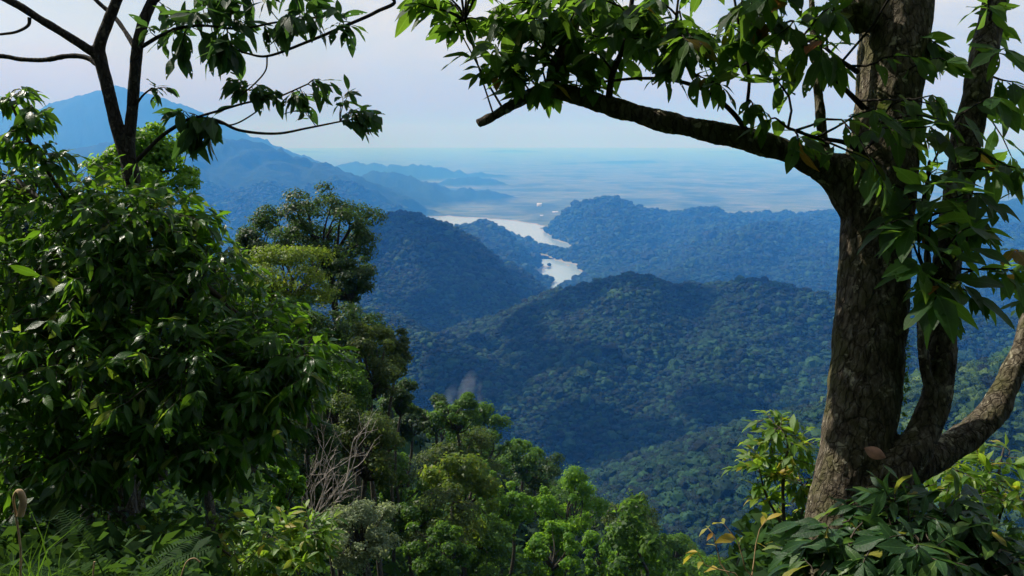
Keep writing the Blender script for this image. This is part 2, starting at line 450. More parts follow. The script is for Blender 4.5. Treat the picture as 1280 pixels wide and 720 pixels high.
RIDGES = [
    # far left range, tallest
    ridge([(-420, 150, 14175), (-150, 128, 13770), (30, 142, 13500), (95, 124, 13230), (150, 110, 12960), (190, 122, 12825), (250, 158, 12555), (310, 172, 12420), (345, 195, 12420)], 0.50, 260),
    # nearer left range falling to the plain
    ridge([(-300, 215, 8732), (0, 205, 8614), (160, 176, 8614), (235, 176, 8496), (300, 176, 8496), (340, 198, 8378), (385, 206, 8496), (420, 222, 7992), (470, 244, 8316), (545, 268, 8200)], 0.44, 200),
    ridge([(345, 200, 8300), (335, 228, 7300), (310, 262, 6300)], 0.5, 150),
    ridge([(240, 177, 8500), (225, 212, 7300), (215, 245, 6300)], 0.5, 140),
    ridge([(385, 208, 8400), (402, 232, 7500), (412, 258, 6800)], 0.5, 110),
    ridge([(470, 245, 8000), (485, 262, 7300)], 0.5, 90),
    ridge([(420, 225, 7400), (440, 258, 6800), (450, 275, 6300)], 0.5, 120),
    # faint hills on the far side of the plain
    ridge([(380, 189, 42000), (520, 193, 44000), (640, 188, 43000), (760, 194, 45000), (900, 189, 43000), (1010, 194, 44000), (1150, 188, 42000), (1320, 192, 43000)], 0.10, 1500),
    ridge([(700, 204, 24000), (800, 201, 25000), (900, 205, 25000), (1040, 201, 24000), (1250, 204, 25000)], 0.12, 900),
    # low wooded rises behind the lake
    ridge([(425, 246, 9000), (470, 239, 9200), (510, 246, 9100), (548, 258, 8900)], 0.3, 120),
    ridge([(540, 254, 10200), (590, 249, 10400), (640, 257, 10200)], 0.25, 120),
    ridge([(700, 244, 11500), (760, 240, 11800), (830, 244, 11600)], 0.2, 140),
    ridge([(840, 232, 14000), (930, 228, 14300), (1040, 233, 14000)], 0.2, 160),
    # low hills at the edge of the plain
    ridge([(400, 214, 16875), (445, 204, 16250), (480, 206, 15750), (530, 208, 15625), (575, 214, 15625), (620, 218, 15750), (660, 226, 15750)], 0.30, 200),
    ridge([(560, 226, 13000), (600, 222, 13200), (640, 230, 13200), (700, 238, 13000)], 0.3, 150),
    ridge([(500, 236, 9800), (540, 240, 9700), (580, 248, 9600)], 0.3, 120),
    ridge([(430, 232, 10800), (475, 216, 10600), (520, 228, 10300), (560, 236, 10200), (610, 240, 10200)], 0.30, 180),
    # hill with the rounded dark top left of the lake
    ridge([(380, 340, 2700), (430, 308, 2850), (470, 284, 3000), (505, 271, 3050), (540, 280, 3050), (580, 308, 3000), (620, 345, 2950), (652, 388, 2850)], 0.75, 70),
    ridge([(505, 272, 3050), (520, 310, 2750), (560, 360, 2500)], 0.62, 60),
    ridge([(450, 300, 2950), (440, 350, 2500), (430, 385, 2250)], 0.6, 60),
    # hills between the two arms of the lake
    ridge([(545, 308, 5300), (575, 293, 5300), (606, 283, 5200), (640, 301, 5100), (690, 319, 5200), (735, 325, 5350), (760, 325, 5500)], 0.48, 90),
    ridge([(600, 283, 5200), (603, 312, 4600), (620, 345, 4100), (655, 380, 3600)], 0.42, 90),
    # hills right of the lake
    ridge([(735, 331, 4900), (775, 320, 5000), (830, 312, 5000), (890, 300, 5100)], 0.35, 80),
    ridge([(720, 300, 5900), (770, 296, 5900), (840, 292, 5900)], 0.35, 80),
    ridge([(668, 282, 7000), (700, 268, 6600), (730, 258, 6400), (757, 253, 6300), (790, 262, 6300), (840, 269, 6400), (880, 265, 6500), (930, 272, 6600), (1000, 272, 6700), (1080, 268, 6700), (1200, 258, 6800), (1400, 240, 7000)], 0.40, 120),
    ridge([(757, 254, 6300), (775, 275, 5700), (770, 292, 5500)], 0.42, 100),
    ridge([(880, 266, 6500), (900, 290, 5500), (850, 322, 4700), (800, 345, 4300)], 0.38, 110),
    ridge([(1040, 270, 6600), (1000, 282, 5400), (962, 283, 4900), (930, 300, 4400), (900, 330, 3900), (850, 350, 3600)], 0.45, 90),
    ridge([(1400, 270, 5000), (1250, 290, 4800), (1130, 300, 4600), (1060, 310, 4300), (1010, 340, 3700)], 0.45, 90),
    ridge([(1400, 330, 3600), (1280, 345, 3500), (1180, 365, 3300), (1090, 380, 2900)], 0.45, 90),
    # the big dark hill in the middle
    ridge([(560, 432, 2150), (610, 408, 2000), (660, 388, 1900), (710, 368, 1850), (760, 352, 1800), (787, 348, 1780), (825, 361, 1780), (870, 366, 1800), (910, 360, 1780), (945, 354, 1750), (985, 366, 1720), (1040, 380, 1680), (1120, 392, 1640), (1250, 400, 1650), (1450, 400, 1700)], 0.50, 45),
    ridge([(787, 349, 1780), (770, 400, 1560), (735, 460, 1380), (700, 520, 1270)], 0.48, 50),
    ridge([(945, 355, 1750), (925, 420, 1480), (880, 500, 1250), (850, 560, 1130)], 0.48, 50),
    ridge([(1120, 393, 1640), (1090, 450, 1350), (1040, 520, 1150)], 0.48, 50),
    # spur in front, left of the middle
    ridge([(380, 372, 1750), (470, 405, 1600), (520, 424, 1540), (560, 446, 1480), (600, 468, 1420), (640, 500, 1330), (660, 535, 1260)], 0.52, 45),
    # low saddle between the rounded hill and the dark hill
    ridge([(420, 375, 2300), (500, 392, 2350), (560, 404, 2400), (600, 412, 2350)], 0.35, 80),
    # near hillside to the right, behind the big tree
    ridge([(1085, 640, 640), (1120, 580, 650), (1155, 520, 660), (1200, 487, 680), (1280, 462, 700), (1420, 430, 760)], 0.55, 30),
]

LAKE_OUTLINES = [
    [(528, 272), (560, 271), (600, 274), (630, 276), (648, 279), (664, 280), (672, 290), (690, 299), (708, 308), (721, 317), (700, 313), (676, 305), (650, 297), (622, 288), (590, 284), (575, 290), (545, 292), (530, 284)],
    [(657, 321), (672, 318), (690, 324), (706, 330), (722, 337), (727, 344), (712, 350), (700, 357), (690, 366), (684, 362), (692, 352), (680, 350), (668, 347), (664, 340), (676, 337), (680, 333), (660, 331), (655, 326)],
]


def lake_world(px):
    out = []
    for x, y in px:
        d = P(x, y, 1.0) - CAM
        t = (LAKE_Z - CAM[2]) / d[2]
        out.append((CAM + d * t)[:2])
    return np.array(out)


LAKES = [lake_world(o) for o in LAKE_OUTLINES]


def poly_sdf(x, y, poly):
    """signed distance, negative inside"""
    d = np.full(x.shape, 1e12); inside = np.zeros(x.shape, bool)
    n = len(poly)
    for i in range(n):
        ax, ay = poly[i]; bx, by = poly[(i + 1) % n]
        ex, ey = bx - ax, by - ay
        t = np.clip(((x - ax) * ex + (y - ay) * ey) / (ex * ex + ey * ey), 0, 1)
        d = np.minimum(d, (x - ax - t * ex) ** 2 + (y - ay - t * ey) ** 2)
        c = ((ay > y) != (by > y)) & (x < ex * (y - ay) / (ey if ey else 1e-9) + ax)
        inside ^= c
    d = np.sqrt(d)
    return np.where(inside, -d, d)


def ridge_h(x, y, rd):
    best = np.full(x.shape, -1e9)
    p = rd['p']
    for i in range(len(p) - 1):
        a, b = p[i], p[i + 1]
        ex, ey = b[0] - a[0], b[1] - a[1]
        t = np.clip(((x - a[0]) * ex + (y - a[1]) * ey) / (ex * ex + ey * ey), 0, 1)
        d = np.hypot(x - a[0] - t * ex, y - a[1] - t * ey)
        z = a[2] + t * (b[2] - a[2]) - rd['s'] * (np.sqrt(d * d + rd['w'] ** 2) - rd['w'])
        best = np.maximum(best, z)
    return best


def near_h(x, y):
    r = np.hypot(x, y)
    yy = np.maximum(y, 0)
    knoll = -0.06 * yy - 0.026 * yy * yy - 0.02 * np.abs(x)
    a = x / np.maximum(y, 0.3)
    notch = sstep(-.44, -.24, a) * (1 - sstep(.20, .33, a)) * sstep(.8, 2.2, y)
    knoll = knoll * (1 - notch) + np.minimum(knoll, 0.5 - 0.78 * yy) * notch
    flank = -14.5 - 0.403 * (y - 18) - 0.59 * x - 0.0003 * np.maximum(0, r - 110) ** 2
    t = sstep(4.5, 19, r)
    z = knoll * (1 - t) + flank * t
    back = 0.8 * np.maximum(-y - 2.0, 0)  # unseen rise behind the camera, steepened to block sky light
    back = np.minimum(back, 160) - 0.55 * np.maximum(np.abs(x) - 60, 0)
    z = np.where(y < 0, np.maximum(back, z * np.clip(1 + y / 8, 0, 1) + back * np.clip(-y / 8, 0, 1)), z)
    return z


def terrain(x, y, detail=True):
    x = np.asarray(x, dtype=float); y = np.asarray(y, dtype=float)
    r = np.hypot(x, y)
    base = -560 + (PLAIN_Z + 560) * sstep(1000, 4300, r)
    base = np.where((y < 0), np.minimum(base, -560), base)
    h = base
    k = np.clip(r * 0.006, 2, 30)
    for rd in RIDGES:
        z = ridge_h(x, y, rd)
        dlt = h - z
        # smooth maximum
        m = np.clip(0.5 + 0.5 * dlt / k, 0, 1)
        h = z + dlt * m + k * m * (1 - m)
    if detail:
        above = np.clip((h - PLAIN_Z) / 120, 0, 1)
        s = sstep(700, 1600, r)
        gul = fbm(x / 420, y / 420, 5, 11, 0.5, True)
        h = h + above * s * (gul - 0.12) * (34 + 0.009 * np.minimum(r, 9000) + 60 * sstep(5500, 8000, r))
        h = h + above * fbm(x / 110, y / 110, 3, 5) * 10 * sstep(300, 900, r)
    # lakes carved with ragged shores
    for lk in LAKES:
        c = lk.mean(0)
        near = np.hypot(x - c[0], y - c[1]) < 4500
        if near.any():
            sd = poly_sdf(x[near], y[near], lk) + fbm(x[near] / 190, y[near] / 190, 5, 21, .6) * 150 - (62 if lk is LAKES[0] else 8)
            t = sstep(-20, 160, sd)
            hn = h[near]
            low = LAKE_Z - 7 + np.clip(sd + 20, -20, 60) * 0.22
            h[near] = np.where(sd < 160, low * (1 - t) + np.maximum(hn, LAKE_Z + 12) * t, hn)
    nh = near_h(x, y)
    nh = nh + fbm(x / 25, y / 25, 4, 31) * 3.0 * sstep(20, 60, r) + fbm(x / 1.1, y / 1.1, 3, 33) * 0.10
    nearf = 1 - sstep(900, 1500, r)
    h = np.where(r < 1500, np.maximum(h, nh * nearf + (-900) * (1 - nearf)), h)
    return h


th_in = np.linspace(R(-39), R(39), 430)
th_out = np.linspace(R(39), R(321), 60)[1:-1]
TH = np.concatenate([th_in, th_out])
RR = np.concatenate([np.geomspace(0.4, 300, 170)[:-1], np.geomspace(300, 1000, 120)[:-1], np.geomspace(1000, 9000, 420)[:-1], np.geomspace(9000, 65000, 110)])
tg, rg = np.meshgrid(TH, RR)
X = rg * np.sin(tg); Y = rg * np.cos(tg)
Z = terrain(X.ravel(), Y.ravel()).reshape(X.shape)
nt_, nr_ = len(TH), len(RR)
verts = np.stack([X.ravel(), Y.ravel(), Z.ravel()], 1)
i = np.arange(nr_ - 1)[:, None] * nt_
j = np.arange(nt_)[None, :]; j2 = (j + 1) % nt_
quads = np.stack([i + j, i + j2, i + nt_ + j2, i + nt_ + j], -1).reshape(-1, 4)[:, ::-1]
ctr = len(verts)
verts = np.concatenate([verts, [[0, 0, float(terrain(np.array([0.0]), np.array([0.0]))[0])]]])
fan = np.stack([np.full(nt_, ctr), j[0], j2[0]], 1)[:, ::-1]

m, N, L, out = new_mat("land")
tcx = N.new("ShaderNodeTexCoord"); ge = N.new("ShaderNodeNewGeometry")
sx = N.new("ShaderNodeSeparateXYZ"); L.new(ge.outputs["Position"], sx.inputs[0])
# forest floor and canopy green, mottled at several scales
n1 = N.new("ShaderNodeTexNoise"); n1.inputs["Scale"].default_value = 0.05; n1.inputs["Detail"].default_value = 8; n1.inputs["Roughness"].default_value = 0.7
L.new(ge.outputs["Position"], n1.inputs["Vector"])
rf = ramp(N, [(0.32, (.004, .015, .005)), (0.5, (.010, .030, .009)), (0.68, (.024, .050, .014))])
L.new(n1.outputs["Fac"], rf.inputs["Fac"])
# fields of the plain: elongated cells of different crops, tracks and bare soil
mp = N.new("ShaderNodeMapping"); mp.inputs["Scale"].default_value = (.0011, .0026, 0); mp.inputs["Rotation"].default_value = (0, 0, .18)
L.new(ge.outputs["Position"], mp.inputs["Vector"])
vo = N.new("ShaderNodeTexVoronoi"); vo.inputs["Scale"].default_value = 4.5; vo.inputs["Randomness"].default_value = 0.95
L.new(mp.outputs["Vector"], vo.inputs["Vector"])
sep = N.new("ShaderNodeSeparateColor"); L.new(vo.outputs["Color"], sep.inputs[0])
rp = ramp(N, [(0.0, (.05, .08, .03)), (0.3, (.08, .11, .045)), (0.55, (.13, .15, .06)), (0.8, (.09, .115, .05)), (0.95, (.14, .16, .08)), (1.0, (.20, .20, .13))])
L.new(sep.outputs[0], rp.inputs["Fac"])
n2 = N.new("ShaderNodeTexNoise"); n2.inputs["Scale"].default_value = 0.0011; n2.inputs["Detail"].default_value = 9; n2.inputs["Roughness"].default_value = 0.65
L.new(ge.outputs["Position"], n2.inputs["Vector"])
rw = ramp(N, [(0.47, (0, 0, 0)), (0.60, (.75, .75, .75))])
L.new(n2.outputs["Fac"], rw.inputs["Fac"])
mw = N.new("ShaderNodeMix"); mw.data_type = 'RGBA'          # woods and villages over the fields
L.new(rw.outputs["Color"], mw.inputs["Factor"]); L.new(rp.outputs["Color"], mw.inputs["A"]); L.new(rf.outputs["Color"], mw.inputs["B"])
mr = N.new("ShaderNodeMapRange"); mr.inputs["From Min"].default_value = PLAIN_Z + 14; mr.inputs["From Max"].default_value = PLAIN_Z + 50
L.new(sx.outputs["Z"], mr.inputs["Value"])
mh = N.new("ShaderNodeMix"); mh.data_type = 'RGBA'
L.new(mr.outputs["Result"], mh.inputs["Factor"]); L.new(mw.outputs["Result"], mh.inputs["A"]); L.new(rf.outputs["Color"], mh.inputs["B"])
# bare sandy shore at lake level
ms = N.new("ShaderNodeMapRange"); ms.inputs["From Min"].default_value = LAKE_Z + 5.5; ms.inputs["From Max"].default_value = LAKE_Z + 2.0
L.new(sx.outputs["Z"], ms.inputs["Value"])
mb = N.new("ShaderNodeMix"); mb.data_type = 'RGBA'; mb.inputs["B"].default_value = (.27, .25, .20, 1)
L.new(ms.outputs["Result"], mb.inputs["Factor"]); L.new(mh.outputs["Result"], mb.inputs["A"])
b = N.new("ShaderNodeBsdfPrincipled"); b.inputs["Roughness"].default_value = 0.95; b.inputs["Specular IOR Level"].default_value = 0.1
L.new(mb.outputs["Result"], b.inputs["Base Color"])
n3 = N.new("ShaderNodeTexNoise"); n3.inputs["Scale"].default_value = 0.03; n3.inputs["Detail"].default_value = 6; n3.inputs["Roughness"].default_value = 0.75
L.new(ge.outputs["Position"], n3.inputs["Vector"])
hm = math_node(N, L, 'MULTIPLY', n3.outputs["Fac"], mr.outputs["Result"])
bp = N.new("ShaderNodeBump"); bp.inputs["Strength"].default_value = 0.9; bp.inputs["Distance"].default_value = 22
L.new(hm, bp.inputs["Height"]); L.new(bp.outputs["Normal"], b.inputs["Normal"])
L.new(b.outputs[0], out.inputs["Surface"])
M['land'] = m
ground = link("terrain", mesh_np("terrain", verts, [quads, fan], m, True))
tag(ground, kind="structure")

# water
m, N, L, out = new_mat("lake_water")
b = N.new("ShaderNodeBsdfPrincipled"); b.inputs["Base Color"].default_value = (.26, .36, .42, 1); b.inputs["Roughness"].default_value = 0.18; b.inputs["IOR"].default_value = 1.33
ge = N.new("ShaderNodeNewGeometry"); nz = N.new("ShaderNodeTexNoise"); nz.inputs["Scale"].default_value = 0.02; nz.inputs["Detail"].default_value = 6
L.new(ge.outputs["Position"], nz.inputs["Vector"])
bp = N.new("ShaderNodeBump"); bp.inputs["Strength"].default_value = 0.15; bp.inputs["Distance"].default_value = 3
L.new(nz.outputs["Fac"], bp.inputs["Height"]); L.new(bp.outputs["Normal"], b.inputs["Normal"])
L.new(b.outputs[0], out.inputs["Surface"])
for lk in LAKES:
    lo, hi = lk.min(0) - 260, lk.max(0) + 260
    nx, ny = 12, 12
    gx, gy = np.meshgrid(np.linspace(lo[0], hi[0], nx), np.linspace(lo[1], hi[1], ny))
    v = np.stack([gx.ravel(), gy.ravel(), np.full(gx.size, LAKE_Z)], 1)
    ii = np.arange(ny - 1)[:, None] * nx; jj = np.arange(nx - 1)[None, :]
    q = np.stack([ii + jj, ii + jj + 1, ii + nx + jj + 1, ii + nx + jj], -1).reshape(-1, 4)
    tag(link("lake_water", mesh_np("lake_water", v, q, m)), kind="structure")


# ------------------------------------------------------------------ distant forest: thousands of crowns, one mass
def crown_blob(seed, leafy=150):
    bm = bmesh.new()
    bmesh.ops.create_icosphere(bm, subdivisions=2, radius=1.0)
    r_ = random.Random(seed)
    off = Vector((seed * 3.1, seed * 1.7, seed * 0.9))
    for v in bm.verts:
        n = v.co.normalized()
        d = 1 + 0.38 * mnoise.noise(n * 1.6 + off) + 0.30 * mnoise.noise(n * 3.6 + off)
        v.co = n * d
        v.co.z *= 0.75 if v.co.z > 0 else 0.6
    fs = list(bm.faces)
    for f in r_.choices(fs, k=leafy):
        c = f.calc_center_median() * r_.uniform(0.98, 1.12)
        u = Vector((r_.gauss(0, 1), r_.gauss(0, 1), r_.gauss(0, 1))).normalized()
        w = u.orthogonal().normalized()
        s = r_.uniform(0.07, 0.15)
        vs4 = [bm.verts.new(c + s * (a * u + b_ * w)) for a, b_ in ((-1, 0), (0, -.7), (1, 0), (0, .7))]
        bm.faces.new(vs4)
    me = bpy.data.meshes.new("forest_crown")
    bm.to_mesh(me); bm.free()
    return me


def far_mat(name, a, b_, c):
    m, N, L, out = new_mat(name)
    oi = N.new("ShaderNodeObjectInfo")
    r = ramp(N, [(0, a), (0.6, b_), (1, c)])
    L.new(oi.outputs["Random"], r.inputs["Fac"])
    b = N.new("ShaderNodeBsdfPrincipled"); b.inputs["Roughness"].default_value = 0.8; b.inputs["Specular IOR Level"].default_value = 0.2
    L.new(r.outputs["Color"], b.inputs["Base Color"]); L.new(b.outputs[0], out.inputs["Surface"])
    return m


M['far_sunlit'] = far_mat('sunlit_tone_canopy', (.014, .036, .009), (.03, .07, .015), (.07, .115, .025))  # brighter copy of the canopy green: sunlight on the near hillside put into colour
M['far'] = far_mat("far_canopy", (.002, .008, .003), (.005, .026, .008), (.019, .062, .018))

# visibility of the terrain from the camera, per azimuth column
tanel = (Z - CAM[2]) / rg
runmax = np.maximum.accumulate(tanel, axis=0)


def visible_pts(x, y, z, extra):
    r = np.hypot(x, y); t = np.arctan2(x, y)
    ci = np.clip(np.searchsorted(th_in, t), 0, len(th_in) - 1)
    ri = np.clip(np.searchsorted(RR, r) - 2, 0, nr_ - 1)
    return (z + extra - CAM[2]) / r > runmax[ri, ci] - 0.0008


def scatter(r0, r1, spacing, n_try=None, seed=1):
    g = np.random.default_rng(seed)
    area = R(76) * 0.5 * (r1 ** 2 - r0 ** 2)
    n = int(area / spacing ** 2)
    r = np.sqrt(g.uniform(r0 ** 2, r1 ** 2, n)); t = g.uniform(R(-37), R(37), n)
    x, y = r * np.sin(t), r * np.cos(t)
    return x, y, g


def r_of(x, y): return np.hypot(x, y)


pts, scl = [], []
for (r0, r1, sp, rad) in ((60, 120, 2.6, 1.5), (120, 380, 4.2, 2.3), (380, 1300, 5.2, 3.6), (1300, 2600, 6.4, 4.4), (2600, 4200, 9.5, 6.8), (4200, 7600, 16, 11.0)):
    x, y, g = scatter(r0, r1, sp, seed=int(r0))
    px_, py_, _ = project(np.stack([x, y, terrain(x, y, False)], 1))
    k = (px_ > -60) & (px_ < 1340) & (py_ < 800)
    x, y = x[k], y[k]
    z = terrain(x, y)
    k = visible_pts(x, y, z, rad * 1.6) & ((z > PLAIN_Z + 22) | ((z > LAKE_Z + 5) & (r_of(x, y) < 6900)))
    dens = fbm(x / 90, y / 90, 3, 51)
    k &= dens > -0.30 if r0 > 300 else dens > -9
    x, y, z = x[k], y[k], z[k]
    s = rad * np.exp(g.normal(0, 0.36, len(x))) * np.where(g.random(len(x)) < .04, 1.5, 1.0)
    pts.append(np.stack([x, y, z + s * 0.35], 1)); scl.append(s)
# unseen forest added up the hillside behind the camera to darken the foreground
g = np.random.default_rng(12)
n = 900
r = 6.0 + 150 * g.uniform(0, 1, n) ** 1.5; t = g.uniform(R(105), R(255), n)
x, y = r * np.sin(t), r * np.cos(t); k = y < -4.5; x, y = x[k], y[k]
s = g.uniform(2.0, 3.6, len(x))
pts.append(np.stack([x, y, terrain(x, y) + g.uniform(1.5, 6.5, len(x))], 1)); scl.append(s)
pts = np.concatenate(pts); scl = np.concatenate(scl)
open("/tmp/log.txt", "w").write(f"forest crowns {len(pts)}\n")
me = mesh_np("forest", pts, np.zeros((0, 3), int)) if False else bpy.data.meshes.new("forest")
me.vertices.add(len(pts)); me.vertices.foreach_set("co", pts.astype(np.float32).ravel())
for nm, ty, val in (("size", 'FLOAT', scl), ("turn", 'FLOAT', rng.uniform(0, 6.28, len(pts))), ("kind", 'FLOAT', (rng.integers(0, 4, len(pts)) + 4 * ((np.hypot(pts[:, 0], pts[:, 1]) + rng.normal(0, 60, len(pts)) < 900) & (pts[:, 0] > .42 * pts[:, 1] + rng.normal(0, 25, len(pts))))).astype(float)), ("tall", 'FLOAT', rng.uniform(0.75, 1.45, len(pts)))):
    a = me.attributes.new(nm, ty, 'POINT'); a.data.foreach_set("value", np.asarray(val, dtype=np.float32))
forest = link("forest_canopy", me)
tag(forest, kind="stuff")
ng = bpy.data.node_groups.new("forest_crowns", 'GeometryNodeTree')
ng.interface.new_socket("Geometry", in_out='INPUT', socket_type='NodeSocketGeometry')
ng.interface.new_socket("Geometry", in_out='OUTPUT', socket_type='NodeSocketGeometry')
gi = ng.nodes.new("NodeGroupInput"); go = ng.nodes.new("NodeGroupOutput")
jn = ng.nodes.new("GeometryNodeJoinGeometry")


def attr(nm):
    a = ng.nodes.new("GeometryNodeInputNamedAttribute"); a.data_type = 'FLOAT'; a.inputs["Name"].default_value = nm
    return a.outputs["Attribute"]


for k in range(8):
    cm = crown_blob(k + 1, 150 if k < 4 else 200); cm.materials.append(M['far'] if k < 4 else M['far_sunlit'])
    co = bpy.data.objects.new("forest_crown", cm)          # only a source for the canopy, not placed itself
    oi = ng.nodes.new("GeometryNodeObjectInfo"); oi.inputs["Object"].default_value = co; oi.inputs["As Instance"].default_value = True
    cmp = ng.nodes.new("FunctionNodeCompare"); cmp.data_type = 'FLOAT'; cmp.operation = 'EQUAL'; cmp.inputs["B"].default_value = k; cmp.inputs["Epsilon"].default_value = 0.1
    ng.links.new(attr("kind"), cmp.inputs["A"])
    ip = ng.nodes.new("GeometryNodeInstanceOnPoints")
    cx = ng.nodes.new("ShaderNodeCombineXYZ"); ng.links.new(attr("turn"), cx.inputs["Z"])
    sc3 = ng.nodes.new("ShaderNodeCombineXYZ")
    mu = ng.nodes.new("ShaderNodeMath"); mu.operation = 'MULTIPLY'
    ng.links.new(attr("size"), mu.inputs[0]); ng.links.new(attr("tall"), mu.inputs[1])
    sz = attr("size")
    ng.links.new(sz, sc3.inputs["X"]); ng.links.new(sz, sc3.inputs["Y"]); ng.links.new(mu.outputs[0], sc3.inputs["Z"])
    ng.links.new(gi.outputs[0], ip.inputs["Points"]); ng.links.new(cmp.outputs["Result"], ip.inputs["Selection"])
    ng.links.new(oi.outputs["Geometry"], ip.inputs["Instance"])
    ng.links.new(cx.outputs[0], ip.inputs["Rotation"]); ng.links.new(sc3.outputs[0], ip.inputs["Scale"])
    ng.links.new(ip.outputs[0], jn.inputs[0])
ng.links.new(jn.outputs[0], go.inputs[0])
md = forest.modifiers.new("crowns", 'NODES'); md.node_group = ng

# ------------------------------------------------------------------ unseen cloud puffs added above the frame to shade the middle hills
m, N, L, out = new_mat("shade_cloud_white")
b = N.new("ShaderNodeBsdfPrincipled"); b.inputs["Base Color"].default_value = (.85, .86, .88, 1); b.inputs["Roughness"].default_value = 1; b.inputs["Specular IOR Level"].default_value = 0
L.new(b.outputs[0], out.inputs["Surface"])
g = np.random.default_rng(40)
for (qx, qy, qz, ex, ey, nb) in ((180, 1480, -420, 620, 420, 20), (-380, 2650, -420, 480, 560, 40)):
    c = np.array([qx, qy, qz]) + SUN * (1650 - qz) / SUN[2]
    bm = bmesh.new()
    for _ in range(nb):
        a_, r_ = g.uniform(0, 6.283), math.sqrt(g.uniform(0, 1))
        rad_ = g.uniform(55, 130) * (1.25 - .5 * r_)
        mt = Matrix.Translation((ex * r_ * math.cos(a_), ey * r_ * math.sin(a_), g.normal(0, 25))) @ Matrix.Diagonal((rad_, rad_, rad_ * .55, 1))
        bmesh.ops.create_icosphere(bm, subdivisions=2, radius=1, matrix=mt)
    for v_ in bm.verts:
        v_.co += v_.normal * 0 + Vector(mnoise.noise_vector(v_.co * .012)) * 22
    me = bpy.data.meshes.new("shade_cloud"); bm.to_mesh(me); bm.free(); me.materials.append(m)
    o = bpy.data.objects.new("shade_cloud", me); col.objects.link(o); o.location = c
    tag(o, kind="structure")

# ------------------------------------------------------------------ haze
m, N, L, out = new_mat("haze_air")
pv = N.new("ShaderNodeVolumePrincipled")
pv.inputs["Color"].default_value = (*HAZE_COLOR, 1)
pv.inputs["Density"].default_value = HAZE_DENSITY
pv.inputs["Absorption Color"].default_value = (0.975, 0.80, 1, 1)
pv.inputs["Anisotropy"].default_value = 0.0
L.new(pv.outputs[0], out.inputs["Volume"])
m.cycles.homogeneous_volume = True
hb, ht = float(Z.min()) - 1.0, float(Z.max()) + 60.0
s = 66000.0
v = [(-s, -s, hb), (s, -s, hb), (s, s, hb), (-s, s, hb), (-s, -s, ht), (s, -s, ht), (s, s, ht), (-s, s, ht)]
q = [(3, 2, 1, 0), (4, 5, 6, 7), (0, 1, 5, 4), (1, 2, 6, 5), (2, 3, 7, 6), (3, 0, 4, 7)]
tag(link("haze", mesh_np("haze", v, np.array(q), m)), kind="stuff")

#FOREGROUND

# ================================================================== plants near the camera
def unit(a):
    a = np.asarray(a, dtype=float)
    return a / (np.linalg.norm(a, axis=-1, keepdims=True) + 1e-12)


def leaf_tpl(W=0.42, rows=6, fold=0.22, curl=0.30, wav=0.0, seed=0, bite=0.0, peak=0.45, petiole=0.10):
    """unit leaf along +Y, base at the origin: folded along the midrib, curling down, with uneven edges"""
    g = np.random.default_rng(seed)
    v = []
    for k in range(rows + 1):
        t = k / rows
        tt = max(0.0, (t - petiole) / (1 - petiole))
        e = math.log(0.5) / math.log(peak)
        w = W / 2 * math.sin(math.pi * min(1, tt ** e)) ** 0.85 if 0 < tt < 1 else 0.0
        w = max(w, 0.008)
        z = -curl * t * t
        wl_, wr_ = w, w
        if 0 < k < rows and bite and g.random() < bite: wl_ *= g.uniform(0.45, 0.8)
        if 0 < k < rows and bite and g.random() < bite: wr_ *= g.uniform(0.45, 0.8)
        zz = wav * math.sin(k * 1.1 + seed)
        v += [(-wl_, t, z + fold * wl_ + zz * w), (0, t, z), (wr_, t, z + fold * wr_ - zz * w)]
    f = []
    for k in range(rows):
        a = 3 * k
        f += [(a, a + 1, a + 4, a + 3), (a + 1, a + 2, a + 5, a + 4)]
    return np.array(v), np.array(f)


